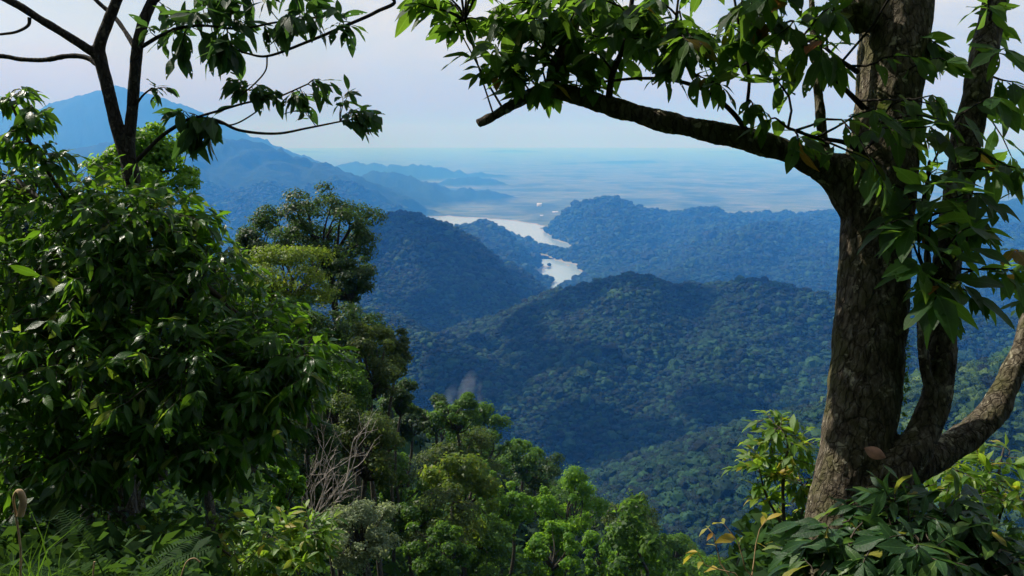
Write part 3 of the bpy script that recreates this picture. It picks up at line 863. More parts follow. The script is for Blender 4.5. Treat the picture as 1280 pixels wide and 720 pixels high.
class LeafBag:
    def __init__(s, tpls):
        s.tpls = tpls
        s.b, s.d, s.u, s.s = [], [], [], []

    def add(s, b, d, u, sc):
        s.b.append(b); s.d.append(d); s.u.append(u); s.s.append(sc)

    def frames(s):
        b = np.array(s.b); y = unit(s.d); u = unit(s.u); sc = np.array(s.s)
        x = np.cross(y, u); x = unit(x); z = np.cross(x, y)
        return b, x, y, z, sc

    def finish(s, thing, mat, n_single=300, name='leaf', stuff='foliage'):
        if not s.b: return
        b, x, y, z, sc = s.frames()
        var = np.arange(len(b)) % len(s.tpls)
        # which leaves show largest: nearest one in each small patch of the view, longest first
        q = b + y * sc[:, None] * 0.5
        px, py, dz = project(q)
        t = b + y * sc[:, None]
        p0x, p0y, _ = project(b); p1x, p1y, _ = project(t)
        size = np.hypot(p1x - p0x, p1y - p0y)
        inside = (px > -10) & (px < 1290) & (py > -10) & (py < 730) & (dz > 0.2)
        cell = (px // 9).astype(int) * 1000 + (py // 9).astype(int)
        order = np.lexsort((dz, cell))
        first = np.zeros(len(b), bool)
        cs = cell[order]
        first[order[np.concatenate([[True], cs[1:] != cs[:-1]])]] = True
        score = np.where(inside, size + 200 * first, -1)
        pick = np.argsort(-score)[:n_single]
        pick = pick[score[pick] > 0]
        single = np.zeros(len(b), bool); single[pick] = True
        loc = np.array(thing.location)
        meshes = [mesh_np(name, tv, tf, mat, True, tv[:, :2] + [.5, 0]) for tv, tf in s.tpls]
        for k in pick:
            o = bpy.data.objects.new(name, meshes[var[k]])
            col.objects.link(o)
            o.parent = thing
            a = sc[k]
            o.matrix_local = Matrix(((x[k][0] * a, y[k][0] * a, z[k][0] * a, b[k][0] - loc[0]), (x[k][1] * a, y[k][1] * a, z[k][1] * a, b[k][1] - loc[1]),
                                     (x[k][2] * a, y[k][2] * a, z[k][2] * a, b[k][2] - loc[2]), (0, 0, 0, 1)))
        rest = ~single
        if rest.any():
            V, Fq, UVs, n = [], [], [], 0
            for vi, (tv, tf) in enumerate(s.tpls):
                idx = np.where(rest & (var == vi))[0]
                if not len(idx): continue
                ax = np.stack([x[idx], y[idx], z[idx]], 1)
                v = (tv[None] @ ax) * sc[idx][:, None, None] + b[idx][:, None, :]
                V.append(v.reshape(-1, 3)); UVs.append(np.tile(tv[:, :2] + [.5, 0], (len(idx), 1)))
                Fq.append((tf[None] + (np.arange(len(idx)) * len(tv))[:, None, None] + n).reshape(-1, 4))
                n += v.shape[0] * v.shape[1]
            o = link(stuff, mesh_np(stuff, np.concatenate(V), np.concatenate(Fq), mat, True, np.concatenate(UVs)), thing)
            tag(o, kind="stuff")


def spray(bag, geo, path, n, L, g, t0=0.4, droop=0.45, rad=0.006, flat=0.6, whorl=3, seg=4, spread=0.9):
    """a leafy twig along path: alternate leaves on its outer part, a tuft at the tip"""
    path = np.asarray(path)
    if geo is not None:
        geo.tube(path, np.linspace(rad, rad * 0.45, len(path)), seg, cap=False)
    tan = np.gradient(path, axis=0)
    for k in range(n + whorl):
        if k < n:
            t = t0 + (1 - t0) * (k + g.uniform(0, .6)) / n
            sp = spread
        else:
            t = 1.0; sp = spread * 0.75
        f = min(t, 1.0) * (len(path) - 1)
        i0 = min(int(f), len(path) - 2)
        p = path[i0] + (path[i0 + 1] - path[i0]) * (f - i0)
        tg = unit(tan[i0])
        side = np.cross(tg, [0, 0, 1.0]); side = side / (np.linalg.norm(side) + 1e-9)
        ph = (k * 2.4 + g.uniform(-.5, .5))
        up2 = np.cross(side, tg)
        rdir = math.cos(ph) * side + math.sin(ph) * up2 * (1 - flat)
        d = tg * g.uniform(.35, .9) + rdir * sp + np.array([0, 0, -droop * g.uniform(.3, 1.5)]) + g.normal(0, .15, 3)
        u = np.array([0, 0, 1.0]) + g.normal(0, .38, 3)
        bag.add(p, d, u, L * (g.uniform(.5, 1.22) if L > .14 or g.random() < .85 else g.uniform(1.1, 1.45)))


def bend(a, b, g, k=5, wob=0.08, sag=0.0):
    a, b = np.asarray(a, float), np.asarray(b, float)
    t = np.linspace(0, 1, k)[:, None]
    ln = np.linalg.norm(b - a)
    w = g.normal(0, wob * ln, 3); w2 = g.normal(0, wob * ln * .5, 3)
    p = a + (b - a) * t + w * np.sin(math.pi * t) + w2 * np.sin(2 * math.pi * t)
    p[:, 2] += (sag * ln * np.sin(math.pi * t))[:, 0]
    return p


class Plant:
    """a thing with woody parts, individual leaves and joined foliage"""
    def __init__(s, name, label, cat, base, tpls, seed, group=None):
        s.t = empty(name, tuple(base), label, cat, group)
        bpy.context.view_layer.update()
        s.bag = LeafBag(tpls); s.g = np.random.default_rng(seed)
        s.skel = []; s.tw = Geo()

    def limb(s, ctrl, n=8):
        """ctrl: (px, py, depth, radius_px); returns world points and radii and adds them to the skeleton"""
        c = np.array([[*P(q[0], q[1], q[2]), q[3] / F_PX * q[2]] for q in ctrl])
        cp = curve_pts(c, n)
        s.skel.append(cp[:, :3])
        return cp[:, :3], cp[:, 3]

    def nearest(s, p, jitter=0.0):
        sk = np.concatenate(s.skel)
        d = np.linalg.norm(sk - p, axis=1) * (1 + s.g.uniform(0, jitter, len(sk)))
        return sk[np.argmin(d)]

    def fill(s, cx, cy, sx, sy, d0, d1, count, n=6, L=0.17, droop=0.5, maxlen=0.55, t0=0.35, rad=0.006, gauss=False, **kw):
        g = s.g
        for _ in range(count):
            if gauss: x, y = g.normal(cx, sx * .5), g.normal(cy, sy * .5)
            else:
                a, r_ = g.uniform(0, 6.283), math.sqrt(g.uniform(0, 1))
                x, y = cx + sx * r_ * math.cos(a), cy + sy * r_ * math.sin(a)
            tip = P(x, y, g.uniform(d0, d1))
            q = s.nearest(tip, 0.25)
            path = bend(q, tip, g, 6, .07, .10)
            if np.linalg.norm(tip - q) > maxlen:
                s.skel.append(path[1:4])
            ln = np.linalg.norm(tip - q)
            tt = max(t0, 1 - maxlen / max(ln, .01))
            spray(s.bag, s.tw, path, n, L, g, tt, droop, rad, **kw)

    def ellipsoid(s, cx, cy, d, rx, ry, rd, count, n=6, L=0.14, shell=(.55, 1.06), **kw):
        """leafy sprays pointing outwards through an ellipsoid of crown (rx, ry in pixels, rd in metres)"""
        g = s.g
        c = P(cx, cy, d)
        q0 = s.nearest(c)
        if np.linalg.norm(q0 - c) > 0.25:
            path = bend(q0, c, g, 6, .06, .08)
            s.tw.tube(path, np.linspace(.03, .014, 6), 5, False)
            s.skel.append(path)
        for _ in range(count):
            v = unit(g.normal(0, 1, 3)); r_ = g.uniform(*shell)
            off = v * r_ * np.array([rx / F_PX * d, rd, ry / F_PX * d])
            tip = c + off
            st = c + off * g.uniform(.25, .5) + g.normal(0, .03, 3)
            if g.random() < .3: st = s.nearest(tip, .4)
            ln = np.linalg.norm(tip - st)
            if ln > .6: st = tip + (st - tip) * .6 / ln
            spray(s.bag, s.tw, bend(st, tip, g, 4, .06, .05), n, L, g, .25, rad=.004, seg=3, **kw)

    def finish(s, leafmat, twigmat, n_single=300):
        if s.tw.n:
            tag(link("twigs", s.tw.mesh("twigs", twigmat), s.t), kind="stuff")
        s.bag.finish(s.t, leafmat, n_single)
        return s.t


def fuse(name, parts, mat, voxel, thing, rough=(0.0, 10), smooth_it=3):
    """tubes fused into one skin of bark: voxel remesh, smoothing, then a rugged surface"""
    ge_ = Geo()
    for p, r_, seg in parts: ge_.tube(p, r_, seg)
    tmp = bpy.data.objects.new(name, ge_.mesh(name, None))
    col.objects.link(tmp)
    md_ = tmp.modifiers.new("fuse", 'REMESH'); md_.mode = 'VOXEL'; md_.voxel_size = voxel
    sm_ = tmp.modifiers.new("smooth", 'SMOOTH'); sm_.iterations = smooth_it; sm_.factor = .5
    dg = bpy.context.evaluated_depsgraph_get()
    me = bpy.data.meshes.new_from_object(tmp.evaluated_get(dg))
    bpy.data.objects.remove(tmp)
    n = len(me.vertices)
    co = np.empty(n * 3, np.float32); me.vertices.foreach_get("co", co); co = co.reshape(-1, 3).astype(float)
    no = np.empty(n * 3, np.float32); me.vertices.foreach_get("normal", no); no = no.reshape(-1, 3)
    amp, fr = rough
    d = np.empty(n)
    for k in range(n):
        x, y, z = co[k]
        d[k] = (mnoise.noise((x * fr, y * fr, z * fr * .4)) * .6 + mnoise.noise((x * fr * 2.7, y * fr * 2.7, z * fr * 1.1)) * .45 + mnoise.noise((x * fr * .35, y * fr * .35, z * fr * .3)) * 1.3)
    co += no * (d * amp)[:, None]
    me.vertices.foreach_set("co", co.astype(np.float32).ravel())
    me.polygons.foreach_set("use_smooth", np.ones(len(me.polygons), bool))
    me.materials.clear(); me.materials.append(mat)
    me.update()
    me.name = name
    return link(name, me, thing)


def gz(x, y):
    return float(terrain(np.array([float(x)]), np.array([float(y)]))[0])


def on_ground(px, py, d):
    p = P(px, py, d)
    return np.array([p[0], p[1], gz(p[0], p[1])])


def crown_mesh(name, g, rx, ry, rz, n_clump, n_leaf, leaf, mat, gap=0.0, core=0.35, top=0.25):
    """leaf faces gathered in clumps through an ellipsoid centred on the origin; returns mesh and clump centres"""
    cs, rs = [], []
    off_ = Vector(g.uniform(0, 50, 3))
    while len(cs) < n_clump:
        v = unit(g.normal(0, 1, 3)) * g.uniform(core, 1.0) ** .6
        v[2] += top * (1 - abs(v[2])) * .4
        if v[2] < -.75: continue
        v = v * (.88 + .55 * mnoise.noise(Vector(v) * 1.25 + off_))
        if gap and any(np.linalg.norm(v - c) < gap for c in cs) and g.random() < .85: continue
        cs.append(v); rs.append(g.uniform(.13, .36))
    cs, rs = np.array(cs), np.array(rs)
    dims = np.array([rx, ry, rz])
    w = rs ** 2; w /= w.sum()
    ci = g.choice(len(cs), n_leaf, p=w)
    v = unit(g.normal(0, 1, (n_leaf, 3)))
    v[:, 2] = np.abs(v[:, 2]) * np.where(g.random(n_leaf) < .78, 1, -1)
    rr = rs[ci] * (g.uniform(.15, 1, n_leaf) ** .45) * (1 + .25 * g.normal(0, 1, n_leaf) * (g.random(n_leaf) < .3))
    p = (cs[ci] + v * rr[:, None] * [1, 1, .75]) * dims
    nrm = unit(v * 1.0 + unit(cs[ci]) * .4 + [0, 0, .5] + g.normal(0, .55, (n_leaf, 3)))
    a = unit(np.cross(nrm, g.normal(0, 1, (n_leaf, 3)))); b_ = np.cross(nrm, a)
    s_ = leaf * g.uniform(.6, 1.3, n_leaf)[:, None]
    q = np.stack([p - a * s_ * .5, p - b_ * s_ * .26 + nrm * s_ * .10, p + a * s_ * .5 - nrm * s_ * .1, p + b_ * s_ * .26 + nrm * s_ * .10], 1).reshape(-1, 3)
    f = np.arange(n_leaf * 4).reshape(-1, 4)
    return mesh_np(name, q, f, mat), cs * dims


T_BROAD = [leaf_tpl(.40, 8, .16, .20, .12, 1, .0), leaf_tpl(.35, 8, .22, .36, .2, 2, .0), leaf_tpl(.44, 8, .10, .10, .15, 3, .0), leaf_tpl(.37, 8, .28, .45, .12, 4, .0), leaf_tpl(.39, 8, .2, .26, .2, 5, .10), leaf_tpl(.33, 8, .16, .14, .12, 12, .0)]
T_LANCE = [leaf_tpl(.34, 5, .25, .30, .4, 6), leaf_tpl(.30, 5, .32, .48, .3, 7), leaf_tpl(.36, 5, .15, .18, .5, 8)]
T_SMALL = [leaf_tpl(.40, 4, .25, .25, .3, 9), leaf_tpl(.36, 4, .3, .4, .3, 10)]

# ------------------------------------------------------------------ the big tree on the right
base = on_ground(1010, 690, 3.5)
rt = Plant("broadleaf_tree", "big mossy barked tree with thick leaning trunk and long bare limb reaching left", "tree", base, T_BROAD, 11)
tr, trr = rt.limb([(1008, 790, 3.45, 44), (1026, 715, 3.5, 38), (1042, 655, 3.5, 39), (1062, 590, 3.52, 44), (1076, 520, 3.54, 47), (1085, 440, 3.56, 47), (1091, 360, 3.58, 46), (1094, 290, 3.6, 46), (1098, 225, 3.6, 48), (1108, 150, 3.62, 42), (1116, 70, 3.66, 44), (1121, 0, 3.7, 47), (1128, -90, 3.76, 46), (1130, -260, 3.9, 44), (1120, -480, 4.1, 34), (1130, -700, 4.3, 20)])
trr = trr * 0.91
lm, lmr = rt.limb([(1088, 262, 3.60, 40), (1060, 226, 3.58, 34), (1030, 208, 3.56, 22), (990, 192, 3.56, 16.5), (940, 176, 3.58, 15.5), (880, 163, 3.62, 14.5), (820, 149, 3.66, 13.5), (760, 132, 3.72, 12.5), (715, 118, 3.78, 11.5), (690, 112, 3.8, 11), (662, 120, 3.8, 9.5), (636, 134, 3.8, 7.5), (612, 148, 3.8, 6.5), (597, 155, 3.8, 6)])
lmr = lmr * 0.92
up_, upr = rt.limb([(690, 112, 3.8, 9), (694, 85, 3.82, 8), (712, 45, 3.85, 7), (730, 0, 3.9, 6), (760, -70, 3.95, 4)])
vs_, vsr = rt.limb([(1038, 214, 3.58, 8), (1030, 180, 3.58, 7.5), (1024, 130, 3.6, 6.5), (1019, 70, 3.62, 5.5), (1015, 0, 3.66, 5), (1005, -120, 3.7, 4)])
c1, c1r = rt.limb([(955, 181, 3.58, 4), (935, 165, 3.56, 3.6), (915, 140, 3.55, 3.2), (885, 115, 3.55, 2.8), (845, 101, 3.56, 2.4), (800, 98, 3.58, 2), (755, 102, 3.6, 1.6)])
c2, c2r = rt.limb([(928, 172, 3.58, 2.6), (934, 130, 3.52, 2.3), (936, 90, 3.48, 2), (925, 40, 3.46, 1.8), (915, -20, 3.45, 1.5)])
c3, c3r = rt.limb([(1080, 135, 3.55, 4), (1055, 110, 3.5, 3), (1020, 75, 3.45, 2.6), (985, 40, 3.42, 2.2), (950, 10, 3.4, 1.8)])
c4, c4r = rt.limb([(1072, 90, 3.55, 3.5), (1050, 75, 3.5, 2.6), (1032, 60, 3.46, 2)])
c5, c5r = rt.limb([(1078, 190, 3.5, 5), (1055, 178, 3.45, 3.2), (1020, 172, 3.4, 2.4), (985, 160, 3.36, 1.8)])
c6, c6r = rt.limb([(885, 115, 3.55, 2.2), (860, 80, 3.52, 2), (845, 40, 3.5, 1.8), (850, -20, 3.5, 1.4)])
c7, c7r = rt.limb([(760, 134, 3.72, 5), (765, 95, 3.66, 4), (782, 50, 3.62, 3.4), (790, 0, 3.6, 3), (800, -60, 3.6, 2)])
st, strr = rt.limb([(1062, 650, 3.46, 30), (1105, 600, 3.42, 30), (1142, 562, 3.42, 24), (1166, 512, 3.44, 20), (1176, 455, 3.46, 18.5), (1178, 400, 3.48, 18), (1184, 330, 3.5, 17.5), (1196, 250, 3.54, 18), (1212, 160, 3.58, 18.5), (1228, 80, 3.62, 17.5), (1244, 0, 3.66, 16), (1262, -90, 3.7, 16), (1290, -260, 3.8, 12)])
strr = strr * 0.93
s2, s2r = rt.limb([(1168, 500, 3.42, 9), (1158, 465, 3.40, 6), (1152, 425, 3.4, 6), (1154, 380, 3.42, 6), (1160, 330, 3.44, 5), (1155, 270, 3.46, 4), (1162, 200, 3.48, 3)])
rl, rlr = rt.limb([(1075, 625, 3.48, 34), (1120, 592, 3.50, 27), (1165, 570, 3.54, 20), (1203, 550, 3.58, 18), (1240, 516, 3.62, 16.5), (1258, 482, 3.66, 15), (1278, 440, 3.7, 13.5), (1292, 395, 3.74, 13), (1315, 320, 3.8, 11), (1330, 200, 3.9, 9)])
knob = [P(1078, 14, 3.6), P(1074, 16, 3.52), P(1070, 18, 3.5)]
parts = [(tr, trr, 28), (lm, lmr, 16), (up_, upr, 10), (vs_, vsr, 10), (st, strr, 20), (s2, s2r, 10), (rl, rlr, 18), (np.array(knob), np.array([.09, .09, .05]), 12), (c3[:10], c3r[:10], 8)]
# root flare
for ax, ay, ar in ((985, 800, 20), (1080, 800, 22), (1030, 820, 22)):
    rp_, rr_ = curve_pts([[*P(1038, 690, 3.5), .10], [*P((ax + 1030) / 2, 745, 3.4), .08], [*P(ax, ay, 3.35), .05]], 6)[:, :3], None
    parts.append((rp_, np.linspace(.13, .05, len(rp_)), 10))
fuse("trunk", parts, M['bark_big'], 0.0085, rt.t, (0.0075, 22), 3)
for p_, r_ in ((c1, c1r), (c2, c2r), (c3, c3r), (c4, c4r), (c5, c5r), (c6, c6r), (c7, c7r)):
    bt = Geo(); bt.tube(p_, r_, 7)
    link("branch", bt.mesh("branch", M['bark_dark']), rt.t)
# leaf masses, following the gaps of sky in the photo
F = rt.fill
F(690, 40, 95, 55, 3.5, 3.95, 22, 6, 0.156, maxlen=.4)
F(685, 92, 50, 30, 3.55, 3.85, 12, 6, 0.142, maxlen=.3)
F(640, 12, 60, 30, 3.6, 4.0, 9, 6, 0.156)
F(575, 12, 55, 22, 3.7, 4.0, 7, 6, 0.147)
F(530, 2, 35, 12, 3.8, 4.0, 3, 5, 0.137)
F(655, 85, 45, 22, 3.6, 3.8, 3, 5, 0.137)
F(625, 92, 30, 12, 3.6, 3.8, 3, 5, 0.128)
F(770, 25, 55, 38, 3.4, 3.9, 9, 6, 0.147)
F(755, 85, 35, 25, 3.5, 3.75, 3, 5, 0.137)
F(840, 30, 60, 45, 3.3, 3.8, 10, 6, 0.147)
F(830, 75, 40, 22, 3.4, 3.7, 3, 5, 0.137)
F(900, 40, 65, 50, 3.2, 3.7, 12, 6, 0.147)
F(900, 85, 35, 30, 3.3, 3.6, 3, 5, 0.137)
F(935, 115, 22, 25, 3.35, 3.55, 1, 5, 0.128)
F(970, 35, 60, 48, 3.1, 3.6, 12, 6, 0.147)
F(980, 85, 35, 30, 3.2, 3.5, 3, 5, 0.147)
F(1035, 30, 40, 45, 3.1, 3.6, 6, 5, 0.147)
F(1045, 85, 30, 20, 3.2, 3.5, 1, 5, 0.137)
F(958, 160, 18, 14, 3.3, 3.45, 1, 4, 0.128, whorl=2)
F(1000, 178, 32, 18, 3.25, 3.45, 1, 5, 0.137)
F(1028, 165, 25, 20, 3.25, 3.45, 1, 5, 0.137)
F(700, -60, 220, 50, 3.2, 4.2, 15, 6, 0.156)
F(950, -60, 160, 50, 3.0, 4.0, 15, 6, 0.156)
F(1120, 110, 50, 60, 3.0, 3.4, 1, 5, 0.156)
F(1115, 215, 50, 50, 2.95, 3.35, 3, 5, 0.156)
F(1130, 300, 50, 40, 2.9, 3.3, 3, 5, 0.156)
F(1170, 30, 45, 60, 3.2, 3.7, 5, 5, 0.147)
F(1175, 150, 50, 70, 3.0, 3.6, 8, 5, 0.156)
F(1180, 260, 55, 60, 2.9, 3.5, 9, 5, 0.165)
F(1190, 340, 50, 40, 2.9, 3.4, 4, 5, 0.165)
F(1255, 40, 40, 60, 3.2, 3.9, 4, 5, 0.147)
F(1250, 150, 45, 70, 3.0, 3.8, 6, 5, 0.156)
F(1255, 260, 45, 60, 3.0, 3.7, 6, 5, 0.156)
F(1260, 340, 35, 35, 3.1, 3.7, 4, 5, 0.147)
F(1272, 385, 20, 22, 3.2, 3.6, 1, 4, 0.128)
F(1200, -70, 120, 50, 3.0, 4.0, 11, 6, 0.156)
F(1170, 385, 22, 22, 2.9, 3.1, 1, 4, 0.156, whorl=2)
# moss-like shoots along the shaded side of the trunk
for _ in range(46):
    y = rt.g.uniform(380, 560); p = P(1137 - (y - 380) * .06 + rt.g.normal(0, 2), y, 3.52)
    for _k in range(3):
        rt.bag.add(p, rt.g.normal(0, 1, 3) + [.8, -.3, .2], rt.g.normal(0, 1, 3), .022)
rt.finish(M['leaf_right'], M['bark_dark'], 300)

g = np.random.default_rng(8)
cm_, cs_ = crown_mesh("crown", g, 3.5, 3.5, 2.4, 42, 12000, .17, M['leaf_right'])  # unseen crown above the frame, added to shade the foreground
cc = np.array([4.7, 0.6, 6.9])
o = bpy.data.objects.new("crown", cm_); col.objects.link(o); o.parent = rt.t; o.location = Vector(cc) - rt.t.location
cm_, cs_ = crown_mesh("crown", g, 3.6, 3.2, 2.0, 42, 12000, .17, M['leaf_right'])  # second unseen crown over the camera, added to cut sky light
o = bpy.data.objects.new("crown", cm_); col.objects.link(o); o.parent = rt.t; o.location = Vector((1.0, -2.6, 6.6)) - rt.t.location

# dead leaf caught in the fork
tv, tf = leaf_tpl(.55, 9, .55, -.22, .1, 44, .0, petiole=.03)
o = bpy.data.objects.new("dead_leaf", mesh_np("dead_leaf", tv * .092, tf, M['dead_leaf'], True))
col.objects.link(o)
o.matrix_world = Matrix.Translation(P(1080, 560, 3.28)) @ Matrix(((.80, -.1, .5), (-.45, -.55, .70), (.35, -.8, -.45))).to_4x4() @ Matrix.Rotation(R(-62), 4, 'Z')
tag(o, "curled pinkish brown dead leaf caught in the fork at the foot of the big trunk", "leaf")

# ------------------------------------------------------------------ slender tree with two stems, upper left
base = on_ground(186, 560, 6.9)
tt_ = Plant("slender_tree", "slender dark tree with two bare stems and big drooping leaves against the sky", "tree", base, T_BROAD, 21)
D = 6.8
k1, k1r = tt_.limb([(196, 600, D, 13.26), (182, 380, D, 12.48), (172, 270, D, 11.70), (160, 205, D, 8.58), (148, 165, D, 8.19), (136, 115, D, 7.80), (126, 75, D, 7.80), (124, 58, D, 7.41), (134, 30, D, 6.63), (148, -5, D, 6.24), (165, -60, D, 5.46), (180, -160, D, 3.90)])
k2, k2r = tt_.limb([(172, 270, D, 10.92), (165, 215, D, 8.58), (161, 185, D, 7.41), (165, 140, D, 7.02), (169, 90, D, 7.02), (172, 58, D, 7.02), (180, 25, D, 6.63), (193, -5, D, 6.24), (212, -60, D, 5.46), (235, -150, D, 3.90)])
k3, k3r = tt_.limb([(123, 70, D, 6.24), (105, 58, D - .05, 5.85), (80, 42, D - .1, 5.46), (50, 24, D - .15, 5.07), (25, 8, D - .2, 5.07), (0, -5, D - .2, 4.68), (-60, -30, D - .2, 3.90)])
k4, k4r = tt_.limb([(122, 80, D, 4.29), (108, 72, D + .05, 3.51), (85, 70, D + .1, 3.28), (55, 75, D + .15, 3.12), (25, 74, D + .2, 2.96), (0, 70, D + .2, 2.81), (-50, 72, D + .2, 2.34)])
k5, k5r = tt_.limb([(170, 62, D, 3.51), (158, 42, D + .1, 3.12), (142, 20, D + .2, 3.12), (120, 0, D + .25, 2.81), (90, -35, D + .3, 2.34)])
k6, k6r = tt_.limb([(37, 22, D - .15, 2.34), (35, 32, D - .15, 1.87), (20, 40, D - .2, 1.72), (0, 43, D - .2, 1.56)])
k7, k7r = tt_.limb([(178, 58, D, 2.50), (200, 45, D - .1, 2.34), (225, 35, D - .2, 2.18), (255, 32, D - .3, 1.87), (300, 36, D - .3, 1.56), (345, 28, D - .3, 1.40), (395, 22, D - .3, 1.09)])
k8, k8r = tt_.limb([(185, 10, D, 2.73), (220, -15, D - .1, 2.73), (300, -30, D - .2, 2.73), (400, -30, D - .3, 2.50), (490, -2, D - .3, 2.34), (470, 15, D - .3, 2.18), (430, 33, D - .3, 1.95), (385, 52, D - .3, 1.79), (335, 70, D - .3, 1.56), (305, 66, D - .3, 1.25)])
k9, k9r = tt_.limb([(166, 206, D, 3.12), (180, 192, D - .05, 2.65), (200, 172, D - .1, 2.34), (220, 158, D - .15, 2.34), (240, 148, D - .2, 2.03), (270, 150, D - .2, 2.03), (300, 163, D - .2, 2.03), (345, 167, D - .2, 1.72), (385, 160, D - .2, 1.40), (425, 152, D - .2, 1.09)])
k10, k10r = tt_.limb([(240, 148, D - .2, 1.56), (275, 138, D - .25, 1.56), (310, 128, D - .25, 1.40), (345, 122, D - .25, 1.17), (385, 105, D - .25, 0.94)])
k11, k11r = tt_.limb([(262, 150, D - .2, 1.25), (290, 156, D - .2, 1.09), (320, 140, D - .2, 0.94), (330, 128, D - .2, 0.78)])
k12, k12r = tt_.limb([(334, 70, D - .3, 1.09), (332, 88, D - .3, 0.94), (318, 105, D - .3, 0.94), (300, 120, D - .3, 0.78)])
k13, k13r = tt_.limb([(168, 135, D, 1.56), (178, 120, D - .05, 1.25), (190, 110, D - .1, 0.94)])
fuse("trunk", [(k1, k1r, 14), (k2, k2r, 14), (k3, k3r, 10), (k4, k4r, 9), (k5, k5r, 9), (k9[:12], k9r[:12], 7)], M['bark_dark'], 0.009, tt_.t, (0.0025, 30), 3)
for p_, r_ in ((k6, k6r), (k7, k7r), (k8, k8r), (k9, k9r), (k10, k10r), (k11, k11r), (k12, k12r), (k13, k13r)):
    bt = Geo(); bt.tube(p_, r_, 6)
    link("branch", bt.mesh("branch", M['bark_dark']), tt_.t)
F = tt_.fill
kw = dict(maxlen=.36, rad=.005)
F(265, 28, 45, 34, D - .5, D - .1, 12, 5, 0.236, **kw)
F(240, 60, 35, 16, D - .5, D - .2, 3, 4, 0.236, droop=.9, **kw)
F(285, 62, 30, 18, D - .5, D - .2, 4, 4, 0.248, droop=1.1, **kw)
F(210, 35, 25, 25, D - .3, D + .1, 5, 5, 0.177, **kw)
F(345, 25, 28, 22, D - .5, D - .2, 5, 4, 0.224, droop=.9, **kw)
F(395, 14, 40, 14, D - .5, D - .2, 6, 4, 0.201, **kw)
F(430, 28, 18, 10, D - .5, D - .2, 2, 4, 0.201, **kw)
F(330, -20, 120, 25, D - .5, D, 14, 5, 0.212, **kw)
F(195, 108, 18, 10, D - .15, D, 3, 4, 0.130, **kw)
F(248, 150, 22, 8, D - .35, D - .2, 3, 4, 0.283, droop=1.4, **kw)
F(275, 148, 18, 6, D - .35, D - .2, 2, 3, 0.307, droop=1.6, **kw)
F(215, 138, 15, 5, D - .3, D - .2, 2, 4, 0.212, **kw)
F(320, 112, 32, 14, D - .35, D - .2, 6, 5, 0.153, **kw)
F(300, 105, 14, 8, D - .35, D - .2, 2, 4, 0.201, **kw)
F(365, 118, 22, 14, D - .35, D - .2, 4, 5, 0.153, **kw)
F(375, 135, 16, 10, D - .35, D - .2, 2, 4, 0.165, **kw)
F(415, 112, 26, 14, D - .35, D - .2, 5, 5, 0.153, **kw)
F(445, 138, 22, 12, D - .35, D - .2, 5, 5, 0.177, **kw)
F(455, 152, 14, 8, D - .35, D - .2, 2, 4, 0.177, **kw)
tt_.finish(M['leaf_thin'], M['bark_dark'], 300)

# ------------------------------------------------------------------ dense glossy tree filling the left side
base = on_ground(150, 640, 6.6)
lt = Plant("dense_tree", "dense dark tree with glossy leaves filling the left side below the slender stems", "tree", base, T_LANCE, 31)
b0, b0r = curve_pts([[*base, .13], [*P(150, 600, 6.6), .11], [*P(140, 470, 6.5), .09], [*P(120, 340, 6.4), .06], [*P(110, 250, 6.4), .03]], 6)[:, :3], None
lt.skel.append(b0)
tparts = [(b0, np.linspace(.14, .03, len(b0)), 10)]
for tx, ty, td in ((330, 500, 6.0), (260, 330, 6.3), (30, 300, 6.3), (20, 480, 6.0), (220, 560, 5.8)):
    pth = bend(P(145, 520, 6.5), P(tx, ty, td), lt.g, 8, .05, .08); lt.skel.append(pth)
    tparts.append((pth, np.linspace(.06, .02, 8), 7))
gt = Geo()
for p_, r_, sg in tparts: gt.tube(p_, r_, sg)
link("trunk", gt.mesh("trunk", M['bark_grey']), lt.t)
E = lt.ellipsoid
for e in ((60, 255, 6.4, 110, 65, .8, 80), (165, 270, 6.2, 95, 58, .8, 80), (215, 285, 6.5, 55, 55, .5, 40), (110, 345, 6.0, 140, 85, .9, 115), (245, 365, 6.2, 95, 75, .8, 90), (320, 410, 6.4, 60, 50, .6, 45),
          (365, 455, 5.9, 62, 52, .6, 60), (330, 505, 5.8, 70, 60, .6, 60), (230, 460, 5.7, 110, 75, .8, 95), (90, 455, 5.6, 125, 80, .8, 100), (20, 400, 5.8, 90, 110, .8, 70),
          (215, 545, 5.6, 110, 55, .7, 70), (80, 560, 5.4, 115, 60, .7, 70), (300, 570, 5.7, 55, 40, .5, 30), (10, 215, 6.6, 60, 40, .5, 26), (-10, 600, 5.4, 60, 50, .5, 24)):
    E(*e[:6], int(e[6] * 1.3), n=6, L=.132)
# loose shoot at the left edge
sh, shr = lt.limb([(90, 260, 6.2, 3), (60, 215, 6.1, 2.5), (30, 165, 6.0, 2), (10, 120, 6.0, 1.5)])
lt.tw.tube(sh, shr, 5, False)
lt.fill(18, 118, 28, 16, 5.8, 6.1, 8, 6, .13, maxlen=.3)
lt.fill(45, 150, 25, 14, 5.8, 6.1, 7, 6, .14, maxlen=.3)
lt.fill(20, 175, 30, 14, 5.8, 6.2, 7, 6, .14, maxlen=.3)
lt.fill(60, 190, 30, 14, 5.8, 6.2, 7, 6, .14, maxlen=.3)
lt.finish(M['leaf_dark'], M['twig'], 300)


